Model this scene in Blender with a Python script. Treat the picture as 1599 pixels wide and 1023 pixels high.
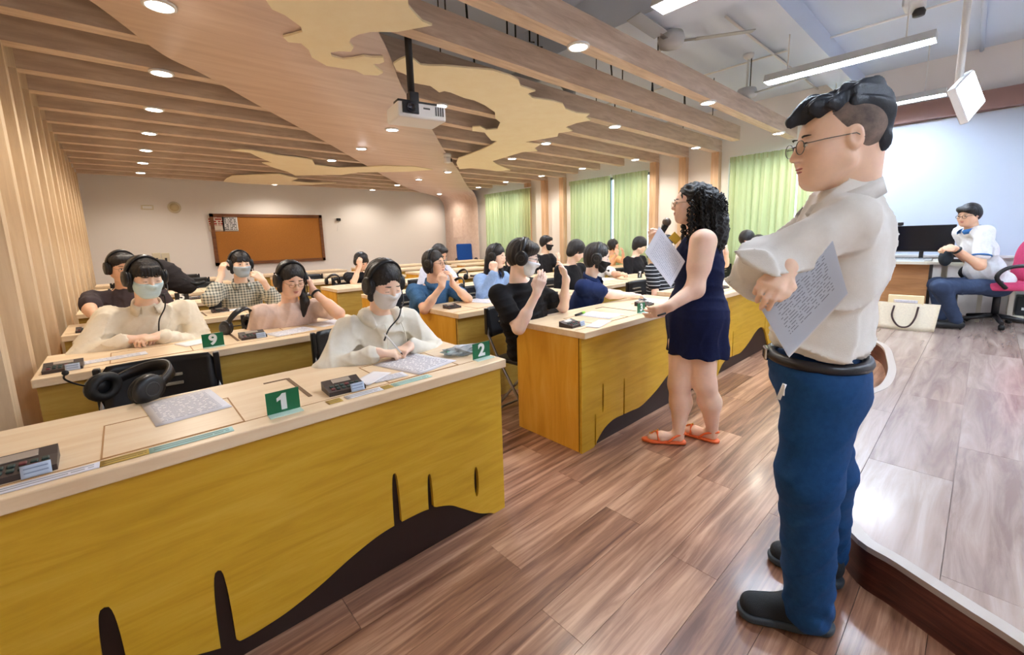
import bpy, bmesh, math, random
import numpy as np
from mathutils import Matrix, Vector, Euler
for o in list(bpy.data.objects): bpy.data.objects.remove(o)
scn = bpy.context.scene
COL = scn.collection
random.seed(4)
PI = math.pi
# ------------------------------------------------------------------ camera (solved from the photograph, frame 1599 x 1023)
FPX, CX, CY = 667.0, 800.5, 474.0
YAW, PITCH, ROLL, CAMH = math.radians(42.1), math.radians(8.69), math.radians(-1.68), 1.33
def _axes():
    f = np.array([math.sin(YAW)*math.cos(PITCH), math.cos(YAW)*math.cos(PITCH), -math.sin(PITCH)])
    r = np.array([math.cos(YAW), -math.sin(YAW), 0.0]); u = np.cross(r, f)
    c, s = math.cos(ROLL), math.sin(ROLL)
    return r*c+u*s, u*c-r*s, f
RX, UX, FX = _axes()
CAM = np.array([0, 0, CAMH])
def ray(x, y): return FX*FPX + RX*(x-CX) - UX*(y-CY)
def atz(x, y, z): d = ray(x, y); return CAM + d*(z-CAMH)/d[2]
def aty(x, y, Y): d = ray(x, y); return CAM + d*Y/d[1]
def atx(x, y, X): d = ray(x, y); return CAM + d*X/d[0]
def atd(x, y, D): return CAM + ray(x, y)*D/FPX
cam = bpy.data.objects.new('camera', bpy.data.cameras.new('camera')); COL.objects.link(cam)
cam.data.sensor_width = 36.0; cam.data.lens = FPX/1599*36
cam.data.shift_x = -(CX-799.5)/1599; cam.data.shift_y = (CY-511.5)/1599
cam.data.clip_start = 0.03
M4 = Matrix(((RX[0], UX[0], -FX[0], 0), (RX[1], UX[1], -FX[1], 0), (RX[2], UX[2], -FX[2], CAMH), (0, 0, 0, 1)))
cam.matrix_world = M4
scn.camera = cam
# ------------------------------------------------------------------ world and exposure
w = bpy.data.worlds.new('world'); scn.world = w; w.use_nodes = True
bgn = w.node_tree.nodes['Background']; bgn.inputs[0].default_value = (0.80, 0.90, 1.0, 1); bgn.inputs[1].default_value = 2.2
scn.view_settings.view_transform = 'Standard'; scn.view_settings.look = 'None'
scn.view_settings.gamma = 1.0; scn.view_settings.use_curve_mapping = False
scn.view_settings.exposure = 1.7
LIGHT_DOWN, LIGHT_TUBE = 18.0, 260.0      # watts: one ceiling downlight, one pendant fitting
# ------------------------------------------------------------------ room sizes (metres)
XL, XR, YB, YF, HB, HC = -0.41, 7.95, 11.8, -3.6, 2.70, 3.42
STZ = 0.18                                # stage height
BEAMS = [2.13+0.59*k for k in range(16)]
# ------------------------------------------------------------------ materials
def srgb(c):
    c = [v/255 for v in c]
    return tuple((v/12.92 if v <= 0.04045 else ((v+0.055)/1.055)**2.4) for v in c)+(1,)
_m = {}
def mat(name, col, rough=0.5, metal=0.0, noise=None, bump=0.0, bscale=200, coat=0.0, trans=0.0, emit=0.0, emitcol=None, sss=0.0, spec=0.5):
    """plain principled material; noise=(colour2, scale, (sx,sy,sz)) mixes a second tone by noise"""
    if name in _m: return _m[name]
    m = bpy.data.materials.new(name); m.use_nodes = True; nt = m.node_tree; n = nt.nodes; l = nt.links
    b = n['Principled BSDF']
    b.inputs['Base Color'].default_value = srgb(col); b.inputs['Roughness'].default_value = rough
    b.inputs['Metallic'].default_value = metal; b.inputs['Coat Weight'].default_value = coat
    b.inputs['Specular IOR Level'].default_value = spec
    b.inputs['Transmission Weight'].default_value = trans
    if sss: b.inputs['Subsurface Weight'].default_value = sss; b.inputs['Subsurface Radius'].default_value = (0.02, 0.008, 0.004); b.inputs['Subsurface Scale'].default_value = 0.3
    if emit: b.inputs['Emission Color'].default_value = srgb(emitcol or col); b.inputs['Emission Strength'].default_value = emit
    if noise or bump:
        tc = n.new('ShaderNodeTexCoord'); mp = n.new('ShaderNodeMapping'); l.new(tc.outputs['Object'], mp.inputs[0])
    if noise:
        c2, sc, st = noise
        mp.inputs['Scale'].default_value = st
        nz = n.new('ShaderNodeTexNoise'); nz.inputs['Scale'].default_value = sc; nz.inputs['Detail'].default_value = 6; nz.inputs['Roughness'].default_value = 0.65
        l.new(mp.outputs[0], nz.inputs[0])
        cr = n.new('ShaderNodeValToRGB'); cr.color_ramp.elements[0].position = 0.32; cr.color_ramp.elements[1].position = 0.70
        cr.color_ramp.elements[0].color = srgb(col); cr.color_ramp.elements[1].color = srgb(c2)
        l.new(nz.outputs[0], cr.inputs[0]); l.new(cr.outputs[0], b.inputs['Base Color'])
    if bump:
        nb = n.new('ShaderNodeTexNoise'); nb.inputs['Scale'].default_value = bscale; nb.inputs['Detail'].default_value = 3
        l.new(mp.outputs[0], nb.inputs[0])
        bm_ = n.new('ShaderNodeBump'); bm_.inputs['Strength'].default_value = bump; bm_.inputs['Distance'].default_value = 0.01
        l.new(nb.outputs[0], bm_.inputs['Height']); l.new(bm_.outputs[0], b.inputs['Normal'])
    _m[name] = m
    return m
def wood(name, c1, c2, c3, scale=3.0, stretch=(1, 12, 12), rough=0.45, coat=0.0, perobj=0.0, coord='Object', contrast=(0.3, 0.5, 0.72)):
    """grain = stretched noise + finer streaks; perobj shifts tone from piece to piece"""
    if name in _m: return _m[name]
    m = bpy.data.materials.new(name); m.use_nodes = True; nt = m.node_tree; n = nt.nodes; l = nt.links
    b = n['Principled BSDF']; b.inputs['Roughness'].default_value = rough; b.inputs['Coat Weight'].default_value = coat; b.inputs['Coat Roughness'].default_value = 0.15
    tc = n.new('ShaderNodeTexCoord'); mp = n.new('ShaderNodeMapping'); mp.inputs['Scale'].default_value = stretch
    l.new(tc.outputs[coord], mp.inputs[0])
    oi = n.new('ShaderNodeObjectInfo')
    if perobj:
        cb = n.new('ShaderNodeCombineXYZ'); mu = n.new('ShaderNodeMath'); mu.operation = 'MULTIPLY'; mu.inputs[1].default_value = 37.0
        l.new(oi.outputs['Random'], mu.inputs[0])
        for i in range(3): l.new(mu.outputs[0], cb.inputs[i])
        ad = n.new('ShaderNodeVectorMath'); l.new(mp.outputs[0], ad.inputs[0]); l.new(cb.outputs[0], ad.inputs[1]); src = ad.outputs[0]
    else: src = mp.outputs[0]
    nz = n.new('ShaderNodeTexNoise'); nz.inputs['Scale'].default_value = scale; nz.inputs['Detail'].default_value = 8; nz.inputs['Roughness'].default_value = 0.62; nz.inputs['Distortion'].default_value = 0.6
    l.new(src, nz.inputs[0])
    cr = n.new('ShaderNodeValToRGB'); e = cr.color_ramp.elements
    e[0].position = contrast[0]; e[0].color = srgb(c1); e[1].position = contrast[2]; e[1].color = srgb(c3)
    k = cr.color_ramp.elements.new(contrast[1]); k.color = srgb(c2)
    if perobj:
        sh = n.new('ShaderNodeMath'); sh.operation = 'MULTIPLY_ADD'; sh.inputs[1].default_value = perobj; l.new(oi.outputs['Random'], sh.inputs[0])
        l.new(nz.outputs[0], sh.inputs[2])
        s2 = n.new('ShaderNodeMath'); s2.operation = 'SUBTRACT'; s2.inputs[1].default_value = perobj*0.5; l.new(sh.outputs[0], s2.inputs[0]); l.new(s2.outputs[0], cr.inputs[0])
    else: l.new(nz.outputs[0], cr.inputs[0])
    l.new(cr.outputs[0], b.inputs['Base Color'])
    bp = n.new('ShaderNodeBump'); bp.inputs['Strength'].default_value = 0.08; bp.inputs['Distance'].default_value = 0.01
    l.new(nz.outputs[0], bp.inputs['Height']); l.new(bp.outputs[0], b.inputs['Normal'])
    _m[name] = m
    return m
WHITE_WALL = mat('white_wall_paint', (240, 236, 233), 0.7, bump=0.05, bscale=60)
SLAB = mat('ceiling_paint', (212, 224, 242), 0.8, bump=0.05, bscale=30)
PLY = wood('plywood', (186, 160, 138), (208, 184, 162), (228, 208, 188), 2.2, (1, 9, 9), 0.5)
PLYV = wood('plywood_vertical', (208, 182, 148), (224, 200, 166), (238, 218, 188), 2.2, (9, 9, 0.8), 0.5)
PILAST = wood('pilaster_wood', (196, 158, 122), (214, 180, 146), (228, 198, 166), 2.2, (9, 9, 0.8), 0.45)
RIBBON = wood('ribbon_plywood', (212, 186, 172), (226, 202, 188), (238, 218, 206), 1.6, (0.7, 7, 7), 0.5, contrast=(0.25, 0.5, 0.8))
MAPM = mat('map_board', (255, 246, 214), 0.6, noise=((250, 238, 202), 5, (1, 1, 1)))
YELLOW = wood('yellow_veneer', (192, 148, 30), (206, 162, 40), (216, 176, 60), 2.0, (1.2, 6, 12), 0.42)
OLIVE = wood('olive_veneer', (182, 146, 60), (196, 160, 72), (206, 174, 88), 2.0, (1.2, 6, 12), 0.42)
SIDEY = wood('orange_veneer', (212, 152, 40), (226, 168, 54), (234, 184, 76), 2.0, (8, 8, 1), 0.42)
TOP = wood('maple_top', (230, 200, 160), (240, 214, 178), (246, 226, 194), 2.4, (1, 9, 9), 0.35)
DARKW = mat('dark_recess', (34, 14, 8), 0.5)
FLOORW = wood('floor_wood', (98, 62, 46), (150, 108, 84), (196, 156, 128), 2.1, (0.7, 13, 13), 0.30, coat=0.25, perobj=0.22, contrast=(0.30, 0.5, 0.70))
STAGEW = wood('stage_wood', (134, 112, 102), (160, 140, 130), (182, 166, 156), 1.8, (0.8, 8, 8), 0.27, coat=0.35, perobj=0.16)
RISER = wood('riser_wood', (50, 20, 14), (82, 38, 28), (118, 66, 50), 3.0, (1, 1, 14), 0.4)
BLACK = mat('black_plastic', (22, 22, 25), 0.38)
BLACK2 = mat('black_rubber', (14, 14, 16), 0.6)
DGREY = mat('dark_grey_plastic', (52, 50, 50), 0.45)
STEEL = mat('steel_tube', (170, 170, 172), 0.3, 1.0)
WPLAST = mat('white_plastic', (236, 236, 236), 0.4)
CREAMP = mat('cream_plastic', (222, 214, 190), 0.5)
PAPER = mat('plain_paper', (240, 238, 242), 0.7)
GREEN = mat('green_acrylic', (8, 104, 62), 0.3)
# ------------------------------------------------------------------ mesh helpers
class MB:
    def __init__(s): s.v = []; s.f = []; s.sm = []
    def add(s, v, f, smooth=False):
        o = len(s.v); s.v += [tuple(map(float, p)) for p in v]; s.f += [tuple(i+o for i in q) for q in f]; s.sm += [smooth]*len(f); return s
    def box(s, c, d, M=None):
        x, y, z = [k/2 for k in d]
        v = [(-x,-y,-z),(x,-y,-z),(x,y,-z),(-x,y,-z),(-x,-y,z),(x,-y,z),(x,y,z),(-x,y,z)]
        if M is not None: v = [tuple(M @ Vector(p)) for p in v]
        v = [(p[0]+c[0], p[1]+c[1], p[2]+c[2]) for p in v]
        return s.add(v, [(3,2,1,0),(4,5,6,7),(0,1,5,4),(1,2,6,5),(2,3,7,6),(3,0,4,7)])
    def bb(s, x0, x1, y0, y1, z0, z1): return s.box(((x0+x1)/2,(y0+y1)/2,(z0+z1)/2),(x1-x0,y1-y0,z1-z0))
    def rbox(s, c, d, r=0.006, M=None, seg=2):
        bm = bmesh.new(); bmesh.ops.create_cube(bm, size=1.0); bmesh.ops.scale(bm, vec=d, verts=bm.verts)
        bmesh.ops.bevel(bm, geom=bm.edges[:], offset=r, segments=seg, affect='EDGES', profile=0.5)
        bm.verts.ensure_lookup_table(); v = [p.co.copy() for p in bm.verts]; f = [[q.index for q in k.verts] for k in bm.faces]; bm.free()
        if M is not None: v = [M @ p for p in v]
        return s.add([(p[0]+c[0],p[1]+c[1],p[2]+c[2]) for p in v], f, False)
    def tube(s, pts, r, n=8, cap=True):
        pts = [Vector(p) for p in pts]; rs = r if isinstance(r, (list, tuple)) else [r]*len(pts)
        v = []; f = []; up = None
        for i, p in enumerate(pts):
            t = (pts[min(i+1, len(pts)-1)]-pts[max(i-1, 0)]).normalized()
            if up is None: up = t.orthogonal().normalized()
            up = (up - t*up.dot(t)); up = up.normalized() if up.length > 1e-6 else t.orthogonal().normalized()
            b = t.cross(up)
            for k in range(n):
                a = 2*PI*k/n; v.append(p+(up*math.cos(a)+b*math.sin(a))*rs[i])
        for i in range(len(pts)-1):
            for k in range(n):
                f.append((i*n+k, i*n+(k+1)%n, (i+1)*n+(k+1)%n, (i+1)*n+k))
        s.add(v, f, True)
        if cap:
            m = len(pts)-1; o = len(s.v)-len(v)
            s.f += [tuple(o+k for k in range(n-1, -1, -1)), tuple(o+m*n+k for k in range(n))]; s.sm += [False, False]
        return s
    def lathe(s, prof, c=(0,0,0), n=20, M=None, smooth=True):
        v = []; f = []
        for (r, z) in prof:
            for k in range(n): a = 2*PI*k/n; v.append(Vector((r*math.cos(a), r*math.sin(a), z)))
        for i in range(len(prof)-1):
            for k in range(n): f.append((i*n+k, i*n+(k+1)%n, (i+1)*n+(k+1)%n, (i+1)*n+k))
        f.append(tuple(range(n-1, -1, -1))); f.append(tuple((len(prof)-1)*n+k for k in range(n)))
        if M is not None: v = [M @ p for p in v]
        return s.add([(p[0]+c[0],p[1]+c[1],p[2]+c[2]) for p in v], f, smooth)
    def torus(s, c, R, r, M=None, n=24, m=8, sx=1.0, sy=1.0):
        v = []; f = []
        for i in range(n):
            a = 2*PI*i/n
            for j in range(m):
                b = 2*PI*j/m; q = R+r*math.cos(b); v.append(Vector((q*math.cos(a)*sx, q*math.sin(a)*sy, r*math.sin(b))))
        for i in range(n):
            for j in range(m): f.append((i*m+j, ((i+1)%n)*m+j, ((i+1)%n)*m+(j+1)%m, i*m+(j+1)%m))
        if M is not None: v = [M @ p for p in v]
        return s.add([(p[0]+c[0],p[1]+c[1],p[2]+c[2]) for p in v], f, True)
    def ball(s, c, r, M=None, n=14, m=9):
        r = r if isinstance(r, (list, tuple)) else (r, r, r)
        v = [Vector((0,0,-r[2]))]; f = []
        for i in range(1, m):
            t = -PI/2+PI*i/m
            for k in range(n): a = 2*PI*k/n; v.append(Vector((r[0]*math.cos(t)*math.cos(a), r[1]*math.cos(t)*math.sin(a), r[2]*math.sin(t))))
        v.append(Vector((0,0,r[2])))
        for k in range(n): f.append((0, 1+(k+1)%n, 1+k))
        for i in range(m-2):
            for k in range(n): f.append((1+i*n+k, 1+i*n+(k+1)%n, 1+(i+1)*n+(k+1)%n, 1+(i+1)*n+k))
        o = 1+(m-2)*n
        for k in range(n): f.append((o+k, o+(k+1)%n, len(v)-1))
        if M is not None: v = [M @ p for p in v]
        return s.add([(p[0]+c[0],p[1]+c[1],p[2]+c[2]) for p in v], f, True)
    def prism(s, poly, z0, z1, holes=(), M=None):
        """outline (list of xy) with holes, extruded from z0 to z1"""
        bm = bmesh.new(); ed = []
        for lp in [poly]+list(holes):
            vs = [bm.verts.new((p[0], p[1], z0)) for p in lp]
            ed += [bm.edges.new((vs[i], vs[(i+1) % len(vs)])) for i in range(len(vs))]
        bmesh.ops.triangle_fill(bm, edges=ed, use_beauty=True, use_dissolve=False)
        r = bmesh.ops.extrude_face_region(bm, geom=bm.faces[:])
        bmesh.ops.translate(bm, verts=[g for g in r['geom'] if isinstance(g, bmesh.types.BMVert)], vec=(0, 0, z1-z0))
        bmesh.ops.recalc_face_normals(bm, faces=bm.faces)
        bm.verts.index_update()
        v = [p.co.copy() for p in bm.verts]; f = [[q.index for q in k.verts] for k in bm.faces]; bm.free()
        if M is not None: v = [M @ p for p in v]
        return s.add(v, f, False)
    def mesh(s, name):
        me = bpy.data.meshes.new(name); me.from_pydata(s.v, [], s.f); me.polygons.foreach_set('use_smooth', s.sm); me.update(); return me
    def build(s, name, m, parent=None, loc=None):
        me = s.mesh(name); me.materials.append(m)
        return link(name, me, parent, loc)
def link(name, me, parent=None, loc=None):
    o = bpy.data.objects.new(name, me); COL.objects.link(o)
    if parent is not None: o.parent = parent
    if loc is not None: o.location = loc
    return o
def empty(name, loc=(0,0,0), rz=0.0, parent=None):
    o = bpy.data.objects.new(name, None); COL.objects.link(o); o.location = loc; o.rotation_euler = (0,0,rz); o.empty_display_size = 0.1
    if parent is not None: o.parent = parent
    return o
def tag(o, label, cat, group=None):
    o['label'] = label; o['category'] = cat
    if group: o['group'] = group
    return o
def struct(o): o['kind'] = 'structure'; return o
def copy_tree(o, parent=None):
    c = o.copy(); COL.objects.link(c); c.parent = parent
    for ch in o.children: copy_tree(ch, c)
    return c
def Rz(a): return Matrix.Rotation(a, 3, 'Z')
def Rx(a): return Matrix.Rotation(a, 3, 'X')
def Ry(a): return Matrix.Rotation(a, 3, 'Y')
def clip_poly(poly, x0, x1, y0, y1):
    for ax, lim, sg in ((0, x0, 1), (0, x1, -1), (1, y0, 1), (1, y1, -1)):
        out = []
        for i in range(len(poly)):
            a, b = poly[i-1], poly[i]; ia = (a[ax]-lim)*sg >= 0; ib = (b[ax]-lim)*sg >= 0
            if ia != ib:
                t = (lim-a[ax])/(b[ax]-a[ax]); out.append((a[0]+t*(b[0]-a[0]), a[1]+t*(b[1]-a[1])))
            if ib: out.append(b)
        poly = out
        if len(poly) < 3: return []
    res = []
    for p in poly:
        if not res or math.dist(p, res[-1]) > 1e-4: res.append(p)
    if len(res) > 2 and math.dist(res[0], res[-1]) < 1e-4: res.pop()
    return res if len(res) > 2 else []
def smooth_line(pts, n=6):
    """Catmull-Rom through pts (any dimension)"""
    P = [np.array(p, float) for p in pts]; P = [2*P[0]-P[1]]+P+[2*P[-1]-P[-2]]; out = []
    for i in range(1, len(P)-2):
        for k in range(n):
            t = k/n; a, b, c, d = P[i-1:i+3]
            out.append(0.5*((2*b)+(c-a)*t+(2*a-5*b+4*c-d)*t*t+(3*b-a-3*c+d)*t**3))
    out.append(P[-2]); return [tuple(q) for q in out]
def text_mesh(s, size, M, loc, ext=0.0006):
    """flat lettering as a mesh, M rotates (x right, y up) letters into place"""
    cu = bpy.data.curves.new('lettering', 'FONT'); cu.body = s; cu.size = size; cu.extrude = ext; cu.align_x = 'CENTER'; cu.align_y = 'CENTER'; cu.offset = size*0.04
    ob = bpy.data.objects.new('lettering', cu); COL.objects.link(ob)
    dg = bpy.context.evaluated_depsgraph_get(); me = bpy.data.meshes.new_from_object(ob.evaluated_get(dg))
    bpy.data.objects.remove(ob)
    me.transform(Matrix.Translation(loc) @ M.to_4x4())
    return me
# ================================================================== THE SETTING
# ---- floor: planks along X
PW, PL = 0.19, 1.24
STAGE_EDGE = smooth_line([(XR, 1.22), (6.6, 0.98), (5.79, 0.79), (5.41, 0.60), (4.9, 0.50), (4.46, 0.44), (4.05, 0.43), (3.79, 0.48), (3.3, 0.60), (2.8, 0.60), (2.35, 0.46), (1.94, 0.253), (1.85, 0.107), (1.765, -0.05), (1.70, -0.175), (1.5, -0.5), (1.2, -0.9), (0.7, -1.3), (0.1, -1.6), (XL-0.1, -1.8)], 5)
STAGE_POLY = STAGE_EDGE+[(XL-0.1, YF), (XR, YF)]
def in_poly(x, y, P):
    c = False
    for i in range(len(P)):
        (x1, y1), (x2, y2) = P[i-1], P[i]
        if (y1 > y) != (y2 > y) and x < (x2-x1)*(y-y1)/(y2-y1)+x1: c = not c
    return c
fl = struct(MB().bb(XL-0.2, XR+0.2, YF-0.1, YB+0.1, -0.12, -0.012).build('floor', DARKW))
pm = MB().box((0, 0, -0.006), (PL-0.0016, PW-0.0016, 0.012)).mesh('plank'); pm.materials.append(FLOORW)
rest = MB(); npl = 0
j = 0; y = YF
while y < YB:
    x = XL-0.1-((j*0.47) % 1.0)*PL
    while x < XR:
        cx, cy = x+PL/2, y+PW/2
        under = all(in_poly(a, b, STAGE_POLY) for a in (x, x+PL) for b in (y-0.1, y+PW+0.1))
        if not under:
            if npl < 280 and ((0.9 < cx < 7.9 and -0.9 < cy < 2.15) or (0.9 < cx < 2.4 and 2.1 < cy < 4.2)):
                p = link('plank', pm, fl, (cx, cy, 0)); npl += 1
            else: rest.box((cx, cy, -0.006), (PL-0.0016, PW-0.0016, 0.012))
        x += PL
    y += PW; j += 1
ro = rest.build('far_planks', FLOORW, fl); ro['kind'] = 'stuff'
# ---- stage
st = struct(empty('floor_stage', (4.0, -1.0, 0)))
def rel(o, P=st): o.location = (-P.location[0], -P.location[1], -P.location[2]); return o
n = len(STAGE_EDGE); E2 = []
for i in range(n):
    a = Vector(STAGE_EDGE[max(i-1, 0)]); b = Vector(STAGE_EDGE[min(i+1, n-1)]); t = (b-a).normalized(); E2.append(Vector((-t.y, t.x)))   # towards the stage
def offs(d): return [(STAGE_EDGE[i][0]+E2[i].x*d, STAGE_EDGE[i][1]+E2[i].y*d) for i in range(n)]
rs = MB(); A = offs(0.012); B = offs(0.05)
v = [(p[0], p[1], z) for z in (0.0, STZ-0.02) for p in A]
rs.add(v, [(i+1, i, n+i, n+i+1) for i in range(n-1)], True); rel(rs.build('riser', RISER, st))
lip = MB(); v = [(p[0], p[1], STZ-0.02) for p in STAGE_EDGE]+[(p[0], p[1], STZ+0.002) for p in STAGE_EDGE]+[(p[0], p[1], STZ+0.002) for p in B]
lip.add(v, [(i+1, i, n+i, n+i+1) for i in range(n-1)]+[(n+i+1, n+i, 2*n+i, 2*n+i+1) for i in range(n-1)])
rel(lip.build('edge_strip', mat('grey_edge_strip', (176, 166, 158), 0.35), st))
inner = B+[(XL-0.1, YF), (XR, YF)]
rel(MB().prism(inner, STZ-0.06, STZ-0.012).build('deck', STAGEW, st))
SPW, SPL = 0.30, 1.24
rest = MB(); j = 0; y = -3.6; ns = 0
while y < 1.3:
    x = XL-0.1-((j*0.37) % 1.0)*SPL
    while x < XR:
        q = clip_poly(inner, x+0.001, x+SPL-0.001, y+0.001, y+SPW-0.001)
        if q:
            a = abs(sum(q[i-1][0]*q[i][1]-q[i][0]*q[i-1][1] for i in range(len(q))))/2
            if a > 0.004:
                cx, cy = x+SPL/2, y+SPW/2
                q = [(p[0]-cx, p[1]-cy) for p in q]
                if cx > 1.2 and cy > -1.6 and cy < 0.45*cx and ns < 150:
                    o = MB().prism(q, -0.012, 0).build('plank', STAGEW, st, (cx-4.0, cy+1.0, STZ)); ns += 1
                else: rest.prism([(p[0]+cx, p[1]+cy) for p in q], STZ-0.012, STZ)
        x += SPL
    y += SPW; j += 1
ro = rel(rest.build('far_planks', STAGEW, st)); ro['kind'] = 'stuff'
# ---- walls
wl = struct(MB().bb(XL-0.22, XL-0.10, YF, YB, 0, HC).build('wall_left', PLYV))
sm_ = MB().box((-0.05, 0, HB/2), (0.10, 0.12, HB)).mesh('slat'); sm_.materials.append(PLYV)
for yb in BEAMS+[1.54, 0.95, 0.36]: link('slat', sm_, wl, (XL, yb, 0))
wb = struct(MB().bb(XL-0.22, XR+0.2, YB, YB+0.12, 0, HC).build('wall_back', WHITE_WALL))
wf = struct(MB().bb(XL-0.22, XR+0.2, YF-0.12, YF, 0, HC).build('wall_front', WHITE_WALL))
WIN = [(1.30, 3.12), (4.62, 6.60), (8.18, 9.78)]
WZ0, WZ1 = 0.85, 2.56
wr = MB(); ys = [YF]+[k for a in WIN for k in a]+[YB]
for i in range(0, len(ys), 2): wr.bb(XR, XR+0.18, ys[i], ys[i+1], 0, HC)
for a, b in WIN: wr.bb(XR, XR+0.18, a, b, 0, WZ0); wr.bb(XR, XR+0.18, a, b, WZ1, HC)
wr = struct(wr.build('wall_right', WHITE_WALL))
pmh = MB().box((-0.06, 0, HB/2), (0.12, 0.13, HB)).mesh('pilaster'); pmh.materials.append(PILAST)
PILA = (3.31, 3.90, 4.49, 6.85, 7.44, 8.03)
for yb in (2, 3, 4, 8, 9, 10): link('pilaster', pmh, wr, (XR, BEAMS[yb], 0))
GLASS = mat('window_glass', (235, 245, 250), 0.02, trans=1.0)
ALU = mat('window_frame_metal', (120, 128, 128), 0.4, 0.6)
for i, (a, b) in enumerate(WIN):
    wn = struct(empty('window_%d' % (i+1), (XR+0.09, (a+b)/2, WZ0)))
    L, Hh = b-a, WZ1-WZ0
    f = MB(); f.bb(-0.03, 0.03, -L/2, -L/2+0.05, 0, Hh); f.bb(-0.03, 0.03, L/2-0.05, L/2, 0, Hh); f.bb(-0.03, 0.03, -L/2, L/2, 0, 0.05); f.bb(-0.03, 0.03, -L/2, L/2, Hh-0.05, Hh); f.bb(-0.03, 0.03, -0.03, 0.03, 0, Hh)
    f.build('window_frame', ALU, wn)
    for s in (-1, 1): MB().bb(-0.004, 0.004, s*L/4-L/4+0.03, s*L/4+L/4-0.03, 0.05, Hh-0.05).build('pane', GLASS, wn)
# wood trim above the white wall on the stage side
struct(MB().bb(XR-0.14, XR, YF, 1.16, 2.68, 2.90).build('trim_1', mat('mauve_trim', (150, 118, 112), 0.5)))
# ---- ceiling slab, concrete beam, wooden beams
ce = struct(MB().bb(XL-0.22, XR+0.2, YF-0.1, YB+0.1, HC, HC+0.12).build('ceiling', SLAB))
MB().bb(3.35, 3.75, YF, YB, 3.08, HC).build('concrete_beam', SLAB, ce)
MB().bb(XL-0.1, XR, 1.35, 1.6, 3.20, HC).build('concrete_beam', SLAB, ce)
bd, bw = 0.20, 0.12
for k, yb in enumerate(BEAMS):
    xe = XR if k in (2, 3, 4, 8, 9, 10) else (7.66 if k else 7.75)
    if k == 1: xe = 7.15
    o = MB().bb(XL, xe, -bw/2, bw/2, 0, bd).build('beam', PLY, ce, (0, yb, HB))
# hanger rods from slab to beams
rod = MB().tube([(0, 0, 0), (0, 0, HC-HB-bd)], 0.006, 6).mesh('hanger_rod'); rod.materials.append(DGREY)
for k in range(0, 16):
    for xx in (1.9, 4.1, 6.3): link('hanger_rod', rod, ce, (xx+0.17*((k*7) % 5-2), BEAMS[k], HB+bd))
def conduit(pts, r=0.012, m=WPLAST): return MB().tube(pts, r, 8).build('conduit', m, ce)
conduit([(6.0, YF, HC-0.03), (6.0, 6, HC-0.03)]); conduit([(4.6, 1.9, HC-0.03), (XR, 1.9, HC-0.03)], 0.012)
conduit([(5.3, 0.2, HC-0.02), (XR, 0.25, HC-0.02)], 0.02, SLAB)
# slack black cables and small hooks seen between the beams
for (px, py, dx, ln) in ((725, 5, 0.03, 0.35), (739, 95, 0.02, 0.3), (950, 110, 0.10, 0.28), (1017, 150, 0.08, 0.26), (1019, 150, -0.04, 0.26), (1068, 165, 0.06, 0.3), (960, 180, 0.0, 0.2), (1074, 208, 0.0, 0.16)):
    p = atz(px, py, HB+bd+0.25)
    conduit(smooth_line([(p[0], p[1], HC-0.01), (p[0]+dx*0.4, p[1], HC-0.01-ln*0.5), (p[0]+dx, p[1], HB+bd)], 4), 0.009, BLACK2)
for px, py in ((792, 52), (805, 56), (827, 58), (840, 66), (972, 128)):
    p = atz(px, py, 3.2)
    conduit([(p[0], p[1], HC), (p[0], p[1], 3.16), (p[0]+0.06, p[1], 3.17)], 0.008, BLACK2)
# two big round exhaust ducts are not visible: only a bent duct end beside the concrete beam
p = atz(868, 140, 3.0)
MB().tube(smooth_line([(p[0]-0.35, p[1]+0.1, 3.16), (p[0], p[1], 3.16), (p[0]+0.16, p[1]-0.05, 3.05), (p[0]+0.18, p[1]-0.05, 2.95)], 5), 0.07, 12).build('duct_elbow', mat('galvanised', (170, 176, 180), 0.45, 0.7), ce)
# ---- plywood ribbon: runs over the ceiling under the beams, bends down the window wall
Lr = [(XL, 2.6), (-0.2, 3.1), (0.07, 3.48), (0.39, 4.05), (0.67, 4.33), (1.2, 4.96), (1.7, 5.53), (2.21, 6.12), (3.25, 7.37), (5.25, 9.75), (6.4, 10.85), (7.35, 11.6)]
Rr = [(0.75, 1.2), (1.05, 2.1), (1.25, 2.5), (1.41, 2.79), (1.55, 2.97), (1.72, 3.2), (2.13, 3.76), (2.96, 4.67), (3.88, 5.76), (5.2, 7.25), (6.3, 8.55), (7.35, 9.75)]
Lr = smooth_line(Lr, 5); Rr = smooth_line(Rr, 5); zr = HB-0.012
path = [(l, r, zr) for l, r in zip(Lr, Rr)]
RR = 0.42
for k in range(1, 9):
    a = k/8*PI/2; x = 7.35+RR*math.sin(a); z = zr-RR*(1-math.cos(a)); path.append(((x, 11.6+0.1*math.sin(a)), (x, 9.75+0.25*math.sin(a)), z))
path.append(((7.35+RR, 11.7), (7.35+RR, 10.0), 0.0))
rb = MB(); v = []; th = 0.012
for i, (l, r, z) in enumerate(path):
    j0, j1 = path[max(i-1, 0)], path[min(i+1, len(path)-1)]
    tx = (j1[0][0]+j1[1][0]-j0[0][0]-j0[1][0]); tz = 2*(j1[2]-j0[2]); ty = (j1[0][1]+j1[1][1]-j0[0][1]-j0[1][1]); h = math.hypot(math.hypot(tx, ty), tz)
    nx, nz = (0, 1) if abs(tz) < 1e-6 else (-tz/h, math.hypot(tx, ty)/h)
    for (q, s) in ((l, 0), (r, 0), (l, th), (r, th)): v.append((q[0]+nx*s, q[1], z+nz*s))
f = []
for i in range(len(path)-1):
    a, b = i*4, i*4+4
    f += [(a, a+1, b+1, b), (a+2, b+2, b+3, a+3), (a, b, b+2, a+2), (a+1, a+3, b+3, b+1)]
rb.add(v, f, True); ribbon = struct(rb.build('trim_2', RIBBON))
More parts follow.
